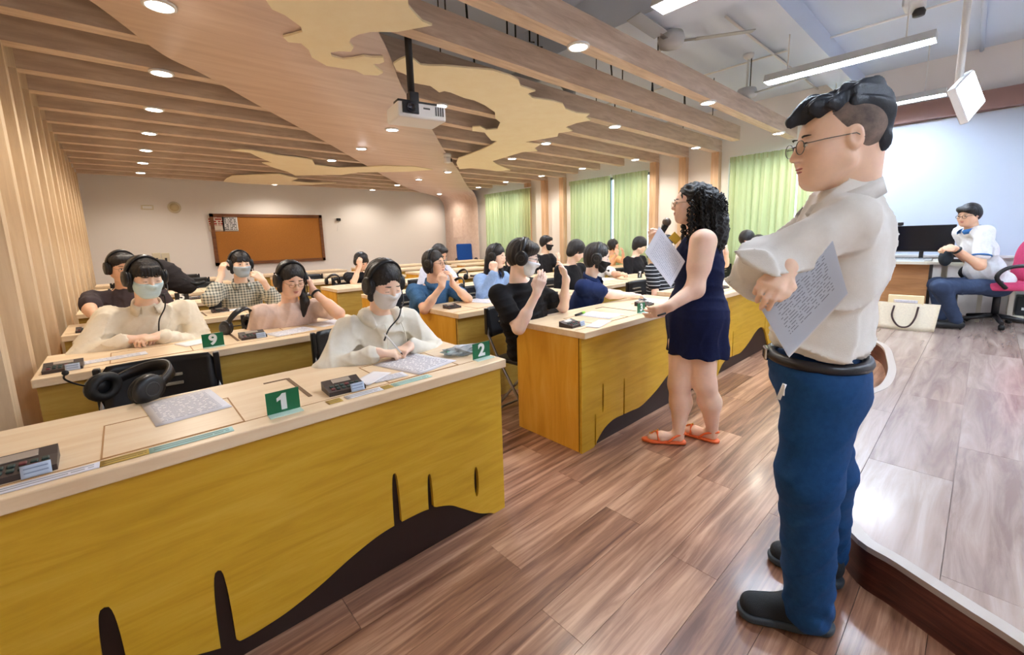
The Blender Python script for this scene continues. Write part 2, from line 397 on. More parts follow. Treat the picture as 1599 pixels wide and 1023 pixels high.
for zz in (1.45,):
    MB().bb(7.762, 7.768, 10.75, 11.25, 1.4, 2.0).build('access_hatch', RIBBON, ribbon)
# ---- map boards under the beams
def board(px, label, z=HB-0.03, th=0.014, nm='map_board'):
    P = [atz(x, y, z)[:2] for x, y in px]; c = sum(P)/len(P)
    o = MB().prism([tuple(p-c) for p in P], 0, th).build(nm, MAPM); o.location = (c[0], c[1], z)
    tag(o, label, 'map panel', 'map-shaped panels under the ceiling'); return o
NA = [(405, -30), (415, 0), (425, 15), (445, 24), (470, 42), (472, 50), (455, 55), (442, 58), (450, 66), (470, 68), (482, 78), (487, 90), (510, 103), (535, 107), (555, 110), (568, 117), (590, 118), (598, 114), (590, 108), (582, 100), (592, 100), (600, 97), (598, 90), (580, 90), (568, 88), (550, 92), (535, 93), (518, 88), (516, 82), (530, 80), (548, 81), (552, 75), (545, 66), (548, 60), (560, 54), (578, 50), (620, 50), (675, 40), (660, 34), (648, 22), (638, 10), (633, -30)]
board(NA, 'large pale map-shaped board directly overhead on the plywood ribbon at the top edge')
z3 = lambda L: [(600+x/3.1975, y/3.1975) for x, y in L]
EU = z3([(60, 350), (45, 320), (75, 300), (110, 285), (150, 300), (180, 325), (230, 330), (300, 330), (460, 345), (540, 352), (630, 380), (670, 402), (680, 430), (755, 455), (715, 468), (740, 490), (840, 505), (890, 520), (905, 545), (960, 565), (1025, 572), (1005, 585), (1030, 602), (960, 615), (905, 635), (940, 655), (870, 665), (865, 682), (760, 700), (705, 710), (780, 722), (750, 740), (765, 755), (690, 760), (640, 775), (540, 805), (560, 820), (630, 850), (560, 855), (500, 845), (440, 840), (375, 845), (360, 815), (370, 790), (400, 780), (440, 765), (480, 750), (540, 722), (565, 705), (535, 702), (515, 680), (500, 660), (440, 655), (440, 635), (480, 632), (510, 650), (565, 645), (580, 612), (555, 592), (552, 560), (500, 525), (450, 502), (400, 490), (330, 462), (300, 455), (275, 462), (230, 430), (150, 415), (145, 395), (105, 372)])
board(EU, 'big pale map-shaped board right of the projector, spreading under the beams')
z2 = lambda L: [(x/2.665, 100+y/2.665) for x, y in L]
board(z2([(960, 360), (1000, 357), (1050, 360), (1090, 367), (1150, 380), (1240, 390), (1300, 400), (1310, 420), (1400, 432), (1500, 430), (1599, 425), (1720, 428), (1800, 440), (1700, 448), (1599, 450), (1490, 452), (1420, 462), (1330, 462), (1230, 465), (1200, 450), (1140, 432), (1090, 412), (1130, 410), (1080, 390), (1040, 370)]), 'long thin map-shaped board under the slatted ceiling near the back wall')
board(z2([(940, 480), (965, 466), (1050, 462), (1160, 458), (1240, 478), (1210, 488), (1290, 495), (1400, 496), (1300, 503), (1210, 503), (1100, 502), (1000, 497), (930, 490)]), 'small map-shaped board close above the brown notice board', HB-0.04)
# ================================================================== LIGHT FITTINGS
def emis(name, col, s):
    m = bpy.data.materials.new(name); m.use_nodes = True; nt = m.node_tree; nt.nodes.clear()
    e = nt.nodes.new('ShaderNodeEmission'); e.inputs[0].default_value = srgb(col); e.inputs[1].default_value = s
    o = nt.nodes.new('ShaderNodeOutputMaterial'); nt.links.new(e.outputs[0], o.inputs[0]); return m
WARM, COOL = (255, 243, 226), (240, 246, 255)
LENS_W, LENS_C = emis('lens_warm', WARM, 14), emis('lens_cool', COOL, 14)
TUBEM = emis('fluorescent_tube', (222, 236, 255), LIGHT_TUBE/5.0)
ring = MB().lathe([(0.082, 0.0), (0.082, -0.012), (0.066, -0.016), (0.064, -0.006), (0.064, 0.0)], n=20).mesh('ring'); ring.materials.append(WPLAST)
lens = {}
for nm, m in (('w', LENS_W), ('c', LENS_C)):
    lens[nm] = MB().lathe([(0.063, -0.004), (0.063, -0.012), (0.03, -0.016)], n=20).mesh('lens'); lens[nm].materials.append(m)
DOWN = [(248, 3, 'w', 0), (252, 112, 'w', 1), (240, 171, 'w', 1), (232, 209, 'w', 1), (227, 236, 'w', 1), (222, 257, 'w', 1), (219, 271, 'w', 1),
        (424, 289, 'w', 2), (464, 273, 'c', 2), (517, 250, 'c', 2), (577, 297, 'w', 2), (614, 290, 'w', 2), (612, 200, 'c', 3), (564, 230, 'c', 3), (699, 267, 'c', 3), (654, 279, 'c', 3), (686, 302, 'w', 3),
        (692, 162, 'c', 4), (963, 196, 'c', 5), (853, 223, 'c', 5), (800, 247, 'c', 5), (906, 70, 'w', 6), (1103, 160, 'w', 6), (1212, 208, 'w', 6),
        (1086, 230, 'w', 7), (990, 249, 'w', 7), (911, 262, 'w', 7), (846, 274, 'w', 7), (793, 283, 'w', 7), (747, 292, 'w', 7)]
DLAB = ['large-looking round warm downlight set in the plywood ribbon at the top edge', 'warm downlight in the slat column by the left wall', 'downlight on the back slats above the notice board', 'downlight set in the plywood ceiling ribbon',
        'bright white downlight on the beam just right of the projector', 'cool white downlight under a beam beside the big map board', 'round warm downlight under the nearest long ceiling beam', 'warm downlight at the beam ends along the curtains']
CNT = {}
def downlight(p, c, lab, g):
    t = empty('downlight', p); tag(t, lab, 'downlight', g)
    link('ring', ring, t); link('lens', lens[c], t)
    d = bpy.data.lights.new('lamp', 'SPOT'); d.energy = LIGHT_DOWN; d.color = srgb(WARM if c == 'w' else COOL)[:3]; d.spot_size = math.radians(158); d.spot_blend = 0.6; d.shadow_soft_size = 0.06
    o = link('lamp', d, t, (0, 0, -0.03)); return t
for (x, y, c, g) in DOWN:
    p = atz(x, y, HB)
    if g in (1, 5, 6, 7) or g == 4 or g == 2: p[1] = min(BEAMS, key=lambda b: abs(b-p[1]))
    z = HB if g not in (0, 3) else HB-0.012
    ORDN = ('first', 'second', 'third', 'fourth', 'fifth', 'sixth'); CNT[g] = CNT.get(g, -1)+1
    downlight((p[0], p[1], z), c, DLAB[g] if g in (0, 4) else DLAB[g]+', '+ORDN[CNT[g]]+' from the '+('camera' if g in (1, 3, 5, 7) else 'left'), 'ceiling downlights')
def pendant(x, y0, y1, z, lab):
    t = empty('pendant_light', (x, (y0+y1)/2, z)); tag(t, lab, 'ceiling light'); L = y1-y0
    hs = MB(); prof = [(-0.09, 0.0), (-0.06, 0.07), (0.06, 0.07), (0.09, 0.0), (0.078, 0.0), (0.05, 0.055), (-0.05, 0.055), (-0.078, 0.0)]
    v = [(a, s*L/2, b) for s in (-1, 1) for a, b in prof]; n = len(prof)
    hs.add(v, [((i+1) % n, i, n+i, n+(i+1) % n) for i in range(n)])
    for s in (-1, 1): hs.add([(a, s*L/2, b) for a, b in prof[:4]], [(0, 1, 2, 3)])
    hs.build('housing', mat('fitting_grey', (206, 208, 206), 0.4), t)
    for s in (-1, 1): MB().tube([(s*0.032, -L/2+0.03, 0.028), (s*0.032, L/2-0.03, 0.028)], 0.014, 10).build('tube', TUBEM, t)
    for k in range(9):
        yy = -L/2+L*(k+0.5)/9
        MB().add([(-0.078, yy, 0.0), (0.078, yy, 0.0), (0.055, yy, 0.05), (-0.055, yy, 0.05)], [(0, 1, 2, 3)]).build('louvre_blade', WPLAST, t)
    for s in (-1, 1): MB().tube([(0, s*L*0.35, 0.07), (0, s*L*0.35, HC-z)], 0.006, 6).build('hanging_rod', WPLAST, t)
    return t
pendant(5.04, 0.42, 1.65, 2.80, 'long fluorescent fitting hanging above the standing man, complete in view')
pendant(7.15, 0.46, 1.69, 2.80, 'fluorescent fitting partly hidden behind the standing man\'s hair')
pendant(2.84, 0.40, 1.62, 2.80, 'fluorescent fitting cut by the top edge above the woman')
for x in (0.7, 2.84, 5.04, 7.0): pendant(x, -2.4, -1.17, 2.80, 'fluorescent fitting over the stage, %s from the left wall' % ['first', 'second', 'third', 'fourth'][int(x//2)])
# flat LED panel on a pole above the stage
def led_c(i):
    x, y, h = ((1495, 140, 3.12), (1521, 109, 3.29), (1537, 160, 3.29), (1512, 186, 3.12))[i]; d = ray(x, y); return CAM+d*h/(d[0]*math.sin(YAW)+d[1]*math.cos(YAW))
pp = 0.25*sum(led_c(i) for i in range(4))
t = empty('led_panel_light', pp); tag(t, 'square bright white lamp panel on a pole at upper right', 'lamp')
_q = [led_c(i) for i in range(4)]; _u = (_q[1]-_q[0]+_q[2]-_q[3])/2; _v = (_q[0]-_q[3]+_q[1]-_q[2])/2; _lu, _lv = np.linalg.norm(_u), np.linalg.norm(_v); _u = _u/_lu; _v = _v-_u*(_v @ _u); _v = _v/np.linalg.norm(_v); _w = np.cross(_u, _v)
_w = _w if _w @ FX > 0 else -_w
Mp = Matrix(np.stack([_u, _w, _v], 1).tolist())
MB().rbox(Mp @ Vector((0, 0.024, 0)), (_lu+0.03, 0.045, _lv+0.03), 0.008, Mp).build('panel_body', WPLAST, t)
MB().box((0, 0, 0), (_lu, 0.006, _lv), Mp).build('panel_face', emis('panel_glow', (245, 250, 255), 7), t)
MB().tube([tuple(Mp @ Vector((0.03, 0.09, 0.0))+Vector((0, 0, HC-pp[2]))), tuple(Mp @ Vector((0.03, 0.09, -0.02)))], 0.022, 10).build('pole', WPLAST, t)
MB().rbox(Mp @ Vector((0.03, 0.06, 0.0)), (0.06, 0.07, 0.10), 0.006, Mp).build('bracket', WPLAST, t)
# ---- ceiling fans
def fan(x, y, z, lab, a0):
    t = empty('ceiling_fan', (x, y, z)); tag(t, lab, 'fan')
    MB().tube([(0, 0, 0.06), (0, 0, HC-z)], 0.013, 8).build('rod', WPLAST, t)
    MB().lathe([(0.02, HC-z-0.06), (0.055, HC-z-0.03), (0.06, HC-z)], n=16).build('canopy', WPLAST, t)
    MB().lathe([(0.03, -0.07), (0.10, -0.055), (0.115, 0.0), (0.10, 0.05), (0.03, 0.07)], n=20).build('motor', mat('fan_grey', (196, 198, 200), 0.5), t)
    for k in range(3):
        M = Rz(a0+k*2*PI/3)
        MB().box(M @ Vector((0.16, 0, -0.02)), (0.14, 0.04, 0.006), M).build('blade_arm', STEEL, t)
        Mb = M @ Rx(0.2)
        MB().rbox(M @ Vector((0.43, 0, -0.02)), (0.46, 0.12, 0.008), 0.003, Mb).build('blade', mat('fan_blade', (168, 172, 176), 0.5), t)
p = atz(1166, 146, 2.98); fan(p[0], p[1], 2.98, 'white ceiling fan beside the long fluorescent fitting', 0.35)
p = atz(1048, 62, 3.02); fan(p[0], p[1], 3.02, 'grey ceiling fan between the beams and the top edge', 1.1)
# ---- projector on its pole
p = atz(650, 181, 2.24); t = empty('projector', p); tag(t, 'white projector hanging from a black pole below the ceiling ribbon', 'projector')
Mq = Rz(-0.16)
MB().rbox((0, 0, 0), (0.36, 0.26, 0.105), 0.014, Mq).build('body', WPLAST, t)
lm = Mq @ Vector((-0.09, -0.133, 0.012)); MB().rbox(lm, (0.12, 0.012, 0.075), 0.004, Mq).build('lens_window', BLACK, t)
MB().lathe([(0.034, 0.0), (0.034, 0.012), (0.024, 0.016), (0.022, 0.006)], Mq @ Vector((-0.09, -0.135, 0.012)), 18, Mq @ Rx(PI/2)).build('lens', mat('lens_glass', (12, 14, 30), 0.08), t)
for k in range(4): MB().box(Mq @ Vector((0.10+0.018*k, -0.131, 0.01)), (0.008, 0.004, 0.06), Mq).build('vent_slot', DGREY, t)
MB().box(Mq @ Vector((0.03, -0.131, 0.02)), (0.05, 0.002, 0.01), Mq).build('logo_print', DGREY, t)
MB().rbox((0, 0, 0.075), (0.30, 0.10, 0.03), 0.005, Mq).build('mount_plate', BLACK, t)
MB().rbox((-0.02, 0.0, 0.12), (0.07, 0.07, 0.07), 0.005, Mq).build('mount_head', BLACK, t)
MB().tube([(-0.03, 0.0, 0.12), (-0.03, 0.0, HC-p[2])], 0.026, 12).build('pole', BLACK, t)
# ---- little camera under the ribbon
p = atz(698, 240, HB-0.015); t = empty('ceiling_camera', p); tag(t, 'small white camera with black lens hanging under the ribbon edge', 'camera')
MB().lathe([(0.055, 0.0), (0.062, -0.02), (0.06, -0.05), (0.035, -0.055)], n=18).build('base', WPLAST, t)
MB().rbox((0, 0, -0.10), (0.10, 0.09, 0.09), 0.018).build('head', WPLAST, t)
MB().lathe([(0.028, 0), (0.028, 0.02), (0.02, 0.022)], (0.045, -0.03, -0.10), 16, Rz(0.9) @ Rx(PI/2)).build('lens', BLACK, t)
p = atz(1428, 4, 3.20); t = empty('ceiling_sensor', p); tag(t, 'small white ceiling device at the top edge above the long fluorescent fitting', 'camera')
MB().rbox((0, 0, 0.0), (0.20, 0.14, 0.09), 0.02).build('body', WPLAST, t); MB().lathe([(0.04, 0), (0.045, 0.03), (0.03, 0.06)], (0.05, -0.03, -0.10), 16).build('lens_dome', DGREY, t); MB().tube([(0, 0, 0.03), (0, 0, HC-3.20)], 0.02, 10).build('stem', WPLAST, t)
# ================================================================== BACK WALL
def bw(px, py): return aty(px, py, YB)
a, b = bw(320, 334), bw(505, 408)
x0, x1, z0, z1 = bw(326, 334)[0], bw(501, 336)[0], 0.90, 2.07
t = empty('notice_board', ((x0+x1)/2, YB, z0)); tag(t, 'brown cork notice board with wooden frame on the back wall', 'notice board')
W2, Hh = (x1-x0)/2, z1-z0
MB().bb(-W2+0.03, W2-0.03, -0.03, -0.004, 0.03, Hh-0.03).build('cork', mat('cork', (164, 104, 34), 0.7, noise=((182, 118, 44), 60, (1, 1, 1)), bump=0.3, bscale=150), t)
FR = wood('brown_frame', (92, 54, 28), (118, 72, 40), (136, 88, 52), 3, (1, 8, 8))
for c in ((-W2, -W2+0.07, 0, Hh), (W2-0.07, W2, 0, Hh), (-W2, W2, 0, 0.07), (-W2, W2, Hh-0.07, Hh)): MB().bb(c[0], c[1], -0.05, -0.002, c[2], c[3]).build('frame_rail', FR, t)
def printed(name, base, ink, nx, ny, xr=(0.1, 0.9), yr=(0.1, 0.9), fill=0.62, lw=0.45):
    """paper with rows of small print: rows by a saw wave, words by noise, on generated coordinates"""
    if name in _m: return _m[name]
    m = bpy.data.materials.new(name); m.use_nodes = True; nt = m.node_tree; nn = nt.nodes; l = nt.links; bs = nn['Principled BSDF']; bs.inputs['Roughness'].default_value = 0.7
    tc = nn.new('ShaderNodeTexCoord'); sp = nn.new('ShaderNodeSeparateXYZ'); l.new(tc.outputs['UV'], sp.inputs[0])
    def mth(op, a, b=None):
        k = nn.new('ShaderNodeMath'); k.operation = op
        for i, q in enumerate((a, b)):
            if q is None: continue
            if isinstance(q, (int, float)): k.inputs[i].default_value = q
            else: l.new(q, k.inputs[i])
        return k.outputs[0]
    u, v_ = sp.outputs[0], sp.outputs[1]
    rows = mth('LESS_THAN', mth('FRACT', mth('MULTIPLY', v_, ny)), lw)
    cb = nn.new('ShaderNodeCombineXYZ'); l.new(mth('MULTIPLY', u, nx), cb.inputs[0]); l.new(mth('FLOOR', mth('MULTIPLY', v_, ny)), cb.inputs[1])
    nz = nn.new('ShaderNodeTexNoise'); nz.inputs['Scale'].default_value = 1.0; nz.inputs['Detail'].default_value = 1; l.new(cb.outputs[0], nz.inputs[0])
    words = mth('LESS_THAN', nz.outputs[0], fill)
    q = mth('MULTIPLY', rows, words)
    for s, (lo, hi) in ((u, xr), (v_, yr)): q = mth('MULTIPLY', q, mth('MULTIPLY', mth('GREATER_THAN', s, lo), mth('LESS_THAN', s, hi)))
    mx = nn.new('ShaderNodeMix'); mx.data_type = 'RGBA'; l.new(q, mx.inputs['Factor']); mx.inputs['A'].default_value = srgb(base); mx.inputs['B'].default_value = srgb(ink)
    l.new(mx.outputs['Result'], bs.inputs['Base Color']); _m[name] = m
    tr = nn.new('ShaderNodeBsdfTranslucent'); l.new(mx.outputs['Result'], tr.inputs[0]); ms = nn.new('ShaderNodeMixShader'); ms.inputs[0].default_value = 0.25; l.new(bs.outputs[0], ms.inputs[1]); l.new(tr.outputs[0], ms.inputs[2]); l.new(ms.outputs[0], nn['Material Output'].inputs[0])
    return m
PRINT = printed('printed_page', (248, 246, 250), (176, 176, 192), 14, 18, (0.1, 0.9), (0.1, 0.9), 0.54, 0.34)
PRINT2 = printed('printed_page_blue', (196, 214, 240), (70, 84, 110), 24, 22, (0.12, 0.88), (0.12, 0.8))
def sheet(name, w, h, M, loc, m, parent=None, th=0.0008, bend=0.0, stack=1):
    """one sheet with UVs: local x width, y height, faces +z; bend lifts the far corner"""
    bm = bmesh.new(); N = 6; g = []
    uvl = bm.loops.layers.uv.new('UVMap')
    for s in (0, 1):
        rows = []
        for j in range(N+1):
            r = []
            for i in range(N+1):
                u, v_ = i/N, j/N; z = bend*(u-0.5)**2+bend*0.6*v_*v_ - s*th*stack
                r.append((bm.verts.new(M @ Vector(((u-0.5)*w, (v_-0.5)*h, z))+Vector(loc)), (u, v_)))
            rows.append(r)
        g.append(rows)
    def face(vs):
        f = bm.faces.new([q[0] for q in vs]); f.smooth = True
        for lp, q in zip(f.loops, vs): lp[uvl].uv = q[1]
    for j in range(N):
        for i in range(N):
            face([g[0][j][i], g[0][j][i+1], g[0][j+1][i+1], g[0][j+1][i]]); face([g[1][j][i], g[1][j+1][i], g[1][j+1][i+1], g[1][j][i+1]])
    for k in range(N):
        face([g[0][0][k], g[1][0][k], g[1][0][k+1], g[0][0][k+1]]); face([g[0][N][k], g[0][N][k+1], g[1][N][k+1], g[1][N][k]])
        face([g[0][k][0], g[0][k+1][0], g[1][k+1][0], g[1][k][0]]); face([g[0][k][N], g[1][k][N], g[1][k+1][N], g[0][k+1][N]])
    me = bpy.data.meshes.new(name); bm.to_mesh(me); bm.free(); me.materials.append(m); return link(name, me, parent)
UPW = Matrix(((1, 0, 0), (0, 0, -1), (0, 1, 0)))         # sheet standing on a wall, facing -Y
for (x, lab, m) in ((337, 'left poster with red and black print pinned on the cork board', printed('poster_red', (238, 226, 214), (170, 40, 36), 6, 7, (0.05, 0.95), (0.35, 0.95), 0.55, 0.6)), (359, 'right poster with grey print pinned on the cork board', printed('poster_grey', (236, 236, 238), (90, 92, 100), 8, 10, (0.08, 0.92), (0.06, 0.94), 0.52, 0.55))):
    q = bw(x, 349); tag(sheet('poster', 0.30, 0.36, UPW, (q[0], YB-0.034, q[2]), m), lab, 'poster')
q = bw(272, 324); t = empty('wall_speaker', (q[0], YB, q[2])); tag(t, 'round cream speaker high on the back wall', 'speaker')
MB().lathe([(0.115, 0), (0.115, 0.03), (0.09, 0.045)], (0, 0, 0), 24, Rx(PI/2)).build('rim', CREAMP, t)
MB().lathe([(0.085, 0.04), (0.085, 0.048), (0.03, 0.052)], (0, 0, 0), 24, Rx(PI/2)).build('grille', mat('grille_tan', (206, 190, 150), 0.6), t)
q = bw(230, 324); t = empty('wall_plate', (q[0], YB, q[2])); tag(t, 'small cream cover plate left of the round speaker', 'plate')
MB().rbox((0, -0.012, 0), (0.20, 0.024, 0.09), 0.006).build('cover', CREAMP, t); MB().box((0, -0.0255, 0), (0.15, 0.003, 0.05)).build('inset', WPLAST, t)
for k, x in enumerate((245, 259)):
    q = bw(x, 404); t = empty('wall_switch', (q[0], YB, q[2])); tag(t, '%s of the two light switches on the back wall' % ('left', 'right')[k], 'switch')
    MB().rbox((0, -0.012, 0), (0.135, 0.024, 0.24), 0.006).build('plate', CREAMP, t); MB().box((0, -0.03, -0.02), (0.035, 0.02, 0.07)).build('rocker', DGREY, t)
q = bw(528, 343); t = empty('wall_sensor', (q[0], YB, q[2])); tag(t, 'small black sensor box on the white back wall right of the board', 'sensor')
MB().rbox((0, -0.03, 0), (0.10, 0.06, 0.07), 0.01).build('body', BLACK, t); MB().tube([(0, 0, -0.03), (-0.05, -0.005, -0.3)], 0.004, 5).build('cable', WPLAST, t)
# whiteboard on the stage side wall
t = empty('whiteboard', (XR, -0.9, 0.95)); tag(t, 'long white board covering the wall behind the seated man', 'whiteboard')
MB().bb(-0.025, -0.002, -2.05, 2.02, 0, 1.72).build('panel', mat('whiteboard_white', (196, 208, 226), 0.3), t)
MB().bb(-0.03, -0.002, 2.02, 2.045, 0, 1.72).build('edge_rail', WPLAST, t); MB().bb(-0.06, -0.002, -2.05, 2.045, -0.03, 0.0).build('tray', WPLAST, t)
# ---- curtains
CURT = bpy.data.materials.new('green_curtain'); CURT.use_nodes = True
_n = CURT.node_tree.nodes; _l = CURT.node_tree.links; _b = _n['Principled BSDF']; _b.inputs['Base Color'].default_value = srgb((188, 198, 150)); _b.inputs['Roughness'].default_value = 0.85
_t = _n.new('ShaderNodeBsdfTranslucent'); _t.inputs[0].default_value = srgb((196, 206, 160)); _x = _n.new('ShaderNodeMixShader'); _x.inputs[0].default_value = 0.28
_l.new(_b.outputs[0], _x.inputs[1]); _l.new(_t.outputs[0], _x.inputs[2]); _l.new(_x.outputs[0], _n['Material Output'].inputs[0])
def curtain(y0, y1, lab, seed, z0=0.35, z1=2.57):
    rnd = random.Random(seed); t = empty('curtain', (XR-0.14, (y0+y1)/2, z0)); tag(t, lab, 'curtain', 'green curtains')
    L = y1-y0; n = int(L/0.012); nz = 14; v = []; nf = max(4, round(L/0.125)); ph = rnd.random()*6
    for j in range(nz+1):
        q = j/nz; amp = 0.028+0.018*(1-q)
        for i in range(n+1):
            u = i/n; w_ = u*nf*2*PI+ph+0.5*math.sin(3.1*u*6+seed)+0.25*math.sin(4*q+u*9)
            v.append((amp*math.sin(w_)+0.012*math.sin(2.3*w_+1+q*2), (u-0.5)*L+0.008*math.sin(w_*2), q*(z1-z0)))
    f = [(j*(n+1)+i, j*(n+1)+i+1, (j+1)*(n+1)+i+1, (j+1)*(n+1)+i) for j in range(nz) for i in range(n)]
    MB().add(v, f, True).build('cloth', CURT, t)
    hd = MB()
    for i in range(nf*2): yy = (-0.5+(i+0.5)/(nf*2))*L; hd.box((-0.045, yy, z1-z0-0.05), (0.006, 0.02, 0.09))
    hd.build('pleat_heading', CURT, t)
    MB().bb(-0.012, 0.012, -L/2-0.02, L/2+0.02, z1-z0, z1-z0+0.025).build('rail', WPLAST, t)
XC = XR-0.14
def yc(px, py=330): return atx(px, py, XC)[1]
curtain(yc(1240, 330), yc(1136, 330), 'wide green curtain behind the woman\'s back, left of the standing man', 1)
curtain(yc(1348, 330), yc(1243, 330), 'green curtain mostly hidden behind the standing man\'s head', 2)
curtain(yc(1010), yc(957), 'green curtain right of the narrow gap, behind the raised paper', 3)
curtain(yc(952), yc(890), 'green curtain left of the narrow gap, in the middle window', 4)
curtain(yc(829), yc(758), 'green curtain at the far window beside the plywood panel', 5)
# ================================================================== STUDENT DESKS
DW, DD, DZ = 1.63, 0.57, 0.77
def slit(x, w, zb, zt, n=8):
    """rounded-top slit outline going up from zb on the left and down on the right"""
    return [(x-w/2*math.cos(PI/2*k/n)**0.6 if k < n else x, zb+(zt-zb)*math.sin(PI/2*k/n)) for k in range(n+1)]+[(x+w/2*math.cos(PI/2*(n-k)/n)**0.6, zb+(zt-zb)*math.sin(PI/2*(n-k)/n)) for k in range(1, n+1)]
def oval(x, w, z0, z1, n=20): return [(x+w/2*math.cos(2*PI*k/n), (z0+z1)/2+(z1-z0)/2*math.sin(2*PI*k/n)) for k in range(n)]
def wave_panel(wave, slits, holes, W):
    """front board: wave along the bottom (list of x,z), slits cut upward from it"""
    low = smooth_line(wave, 6); out = []
    sl = sorted(slits)
    for p in low:
        while sl and p[0] > sl[0][0]-sl[0][1]/2:
            s = sl.pop(0); zb = p[1]; out += slit(s[0], s[1], zb, s[2])
        if out and p[0] <= out[-1][0]+0.002: continue
        out.append(p)
    out = [(0, DZ-0.042)]+out+[(W, DZ-0.042)]
    cl = [out[0]]
    for p in out[1:]:
        if math.dist(p, cl[-1]) > 0.0015: cl.append(p)
    return MB().prism(cl, 0.0, 0.018, holes, Matrix(((1, 0, 0), (0, 0, -1), (0, 1, 0))))     # y = -z(prism): proud of the kick board
waveA = [(0, 0.22), (0.10, 0.20), (0.24, 0.16), (0.37, 0.11), (0.44, 0.085), (0.50, 0.072), (0.57, 0.075), (0.64, 0.085), (0.74, 0.114), (0.86, 0.16), (0.98, 0.193), (1.09, 0.200), (1.20, 0.195), (1.30, 0.164), (1.36, 0.123), (1.46, 0.048), (1.53, 0.014), (1.56, 0.0), (DW-0.008, 0.0)]
panA = wave_panel(waveA, [(0.21, 0.045, 0.385), (0.46, 0.042, 0.345), (1.055, 0.034, 0.42), (1.21, 0.026, 0.352)], [oval(1.455, 0.026, 0.135, 0.285)], DW-0.008).mesh('front_panel'); panA.materials.append(YELLOW)
waveB = [(0, 0.0), (0.118, 0.0), (0.15, 0.03), (0.22, 0.085), (0.29, 0.112), (0.36, 0.122), (0.46, 0.118), (0.54, 0.116), (0.66, 0.112), (0.78, 0.14), (0.92, 0.19), (1.05, 0.25), (1.18, 0.285), (1.30, 0.27), (1.40, 0.19), (1.48, 0.08), (1.53, 0.02), (1.56, 0.0), (DW-0.008, 0.0)]
panB = wave_panel(waveB, [(0.135, 0.014, 0.22), (0.455, 0.018, 0.375), (1.36, 0.016, 0.42)], [oval(0.215, 0.018, 0.205, 0.40)], DW-0.008).mesh('front_panel'); panB.materials.append(YELLOW)
plain = MB().box((DW/2, -0.009, (DZ-0.04)/2), (DW-0.008, 0.018, DZ-0.042)).mesh('front_panel'); plain.materials.append(OLIVE)
topm = MB().rbox((DW/2, DD/2, DZ-0.02), (DW+0.012, DD+0.02, 0.04), 0.004).mesh('desktop'); topm.materials.append(TOP)
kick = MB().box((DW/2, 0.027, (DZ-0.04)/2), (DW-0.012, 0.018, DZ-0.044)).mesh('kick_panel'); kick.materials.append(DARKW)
side = MB().box((0, DD/2+0.012, (DZ-0.04)/2), (0.02, DD-0.03, DZ-0.042)).mesh('side_panel'); side.materials.append(SIDEY)
shelf = MB().box((DW/2, 0.16, 0.62), (DW-0.05, 0.24, 0.016)).mesh('cable_shelf'); shelf.materials.append(OLIVE)
LINE = mat('routed_line', (176, 128, 74), 0.6)
lid = MB(); lw_, ld_ = 0.34, 0.30
for q in ((-lw_/2, -lw_/2+0.004, 0, ld_), (-lw_/2, lw_/2, 0, 0.004), (-lw_/2, lw_/2, ld_-0.004, ld_), (lw_/2-0.004, lw_/2, 0, ld_)): lid.bb(q[0], q[1], q[2], q[3], 0, 0.0012)
lid = lid.mesh('hatch_outline'); lid.materials.append(LINE)
grom = MB().bb(-0.007, 0.007, 0, 0.30, 0, 0.0015).bb(-0.09, 0.0, 0.292, 0.304, 0, 0.0015).mesh('cable_slot'); grom.materials.append(mat('slot_brown', (110, 76, 40), 0.6))
tape = MB().bb(0.01, DW-0.01, 0.055, 0.058, 0, 0.0012).mesh('edge_groove'); tape.materials.append(LINE)
def desk(x, y, panel, lab, g, body='row'):
    t = empty('student_desk', (x, y, 0)); tag(t, lab, 'desk', g)
    link('desktop', topm, t, (0, -0.02, 0)); link('front_panel', panel, t, (0, 0.018, 0)); link('kick_panel', kick, t)
    link('side_panel', side, t, (0.012, 0, 0)); link('side_panel', side, t, (DW-0.012, 0, 0)); link('cable_shelf', shelf, t)
    for s in (0.40, 1.24): link('hatch_outline', lid, t, (s+0.02, 0.06, DZ))
    link('cable_slot', grom, t, (DW/2, 0.14, DZ)); link('edge_groove', tape, t, (0, 0, DZ))
    return t
COLX = {'A': -0.36, 'B': 1.95, 'C': 3.86, 'D': 5.74}
ROWY = {'A': [1.50, 2.82, 4.12, 5.42, 6.72, 8.02, 9.3], 'B': [1.56, 2.69, 4.02, 5.32, 6.62, 7.92, 9.2], 'C': [1.58, 2.85, 4.10, 5.37, 6.66, 7.92, 9.2], 'D': [1.58, 2.85, 4.10, 5.37, 6.66, 7.92, 9.2]}
ORD = ['front', 'second', 'third', 'fourth', 'fifth', 'sixth', 'last']
BLK = {'A': 'left-hand block against the slatted wall', 'B': 'block just right of the aisle', 'C': 'third block, behind the standing woman', 'D': 'block nearest the curtains'}
FRONT = {'A': 'long yellow-fronted desk with numbers 1 and 2 and dark dripping cut-outs, nearest the camera', 'B': 'yellow-fronted desk with orange end panel where the standing woman rests her hand', 'C': 'yellow-fronted desk between the standing woman and the standing man', 'D': 'front desk nearest the curtains, hidden behind the standing man'}
DESKS = {}
for b in 'ABCD':
    for r in range(7):
        x = COLX[b]+(-0.10 if (b == 'B' and r == 1) else (-0.05 if b == 'B' and r > 1 else 0))
        lab = FRONT[b] if r == 0 else 'olive-fronted desk with maple top, %s row of the %s' % (ORD[r], BLK[b])
        DESKS[b, r] = desk(x, ROWY[b][r], (panA if b == 'A' else panB) if r == 0 else plain, lab, 'rows of student desks')
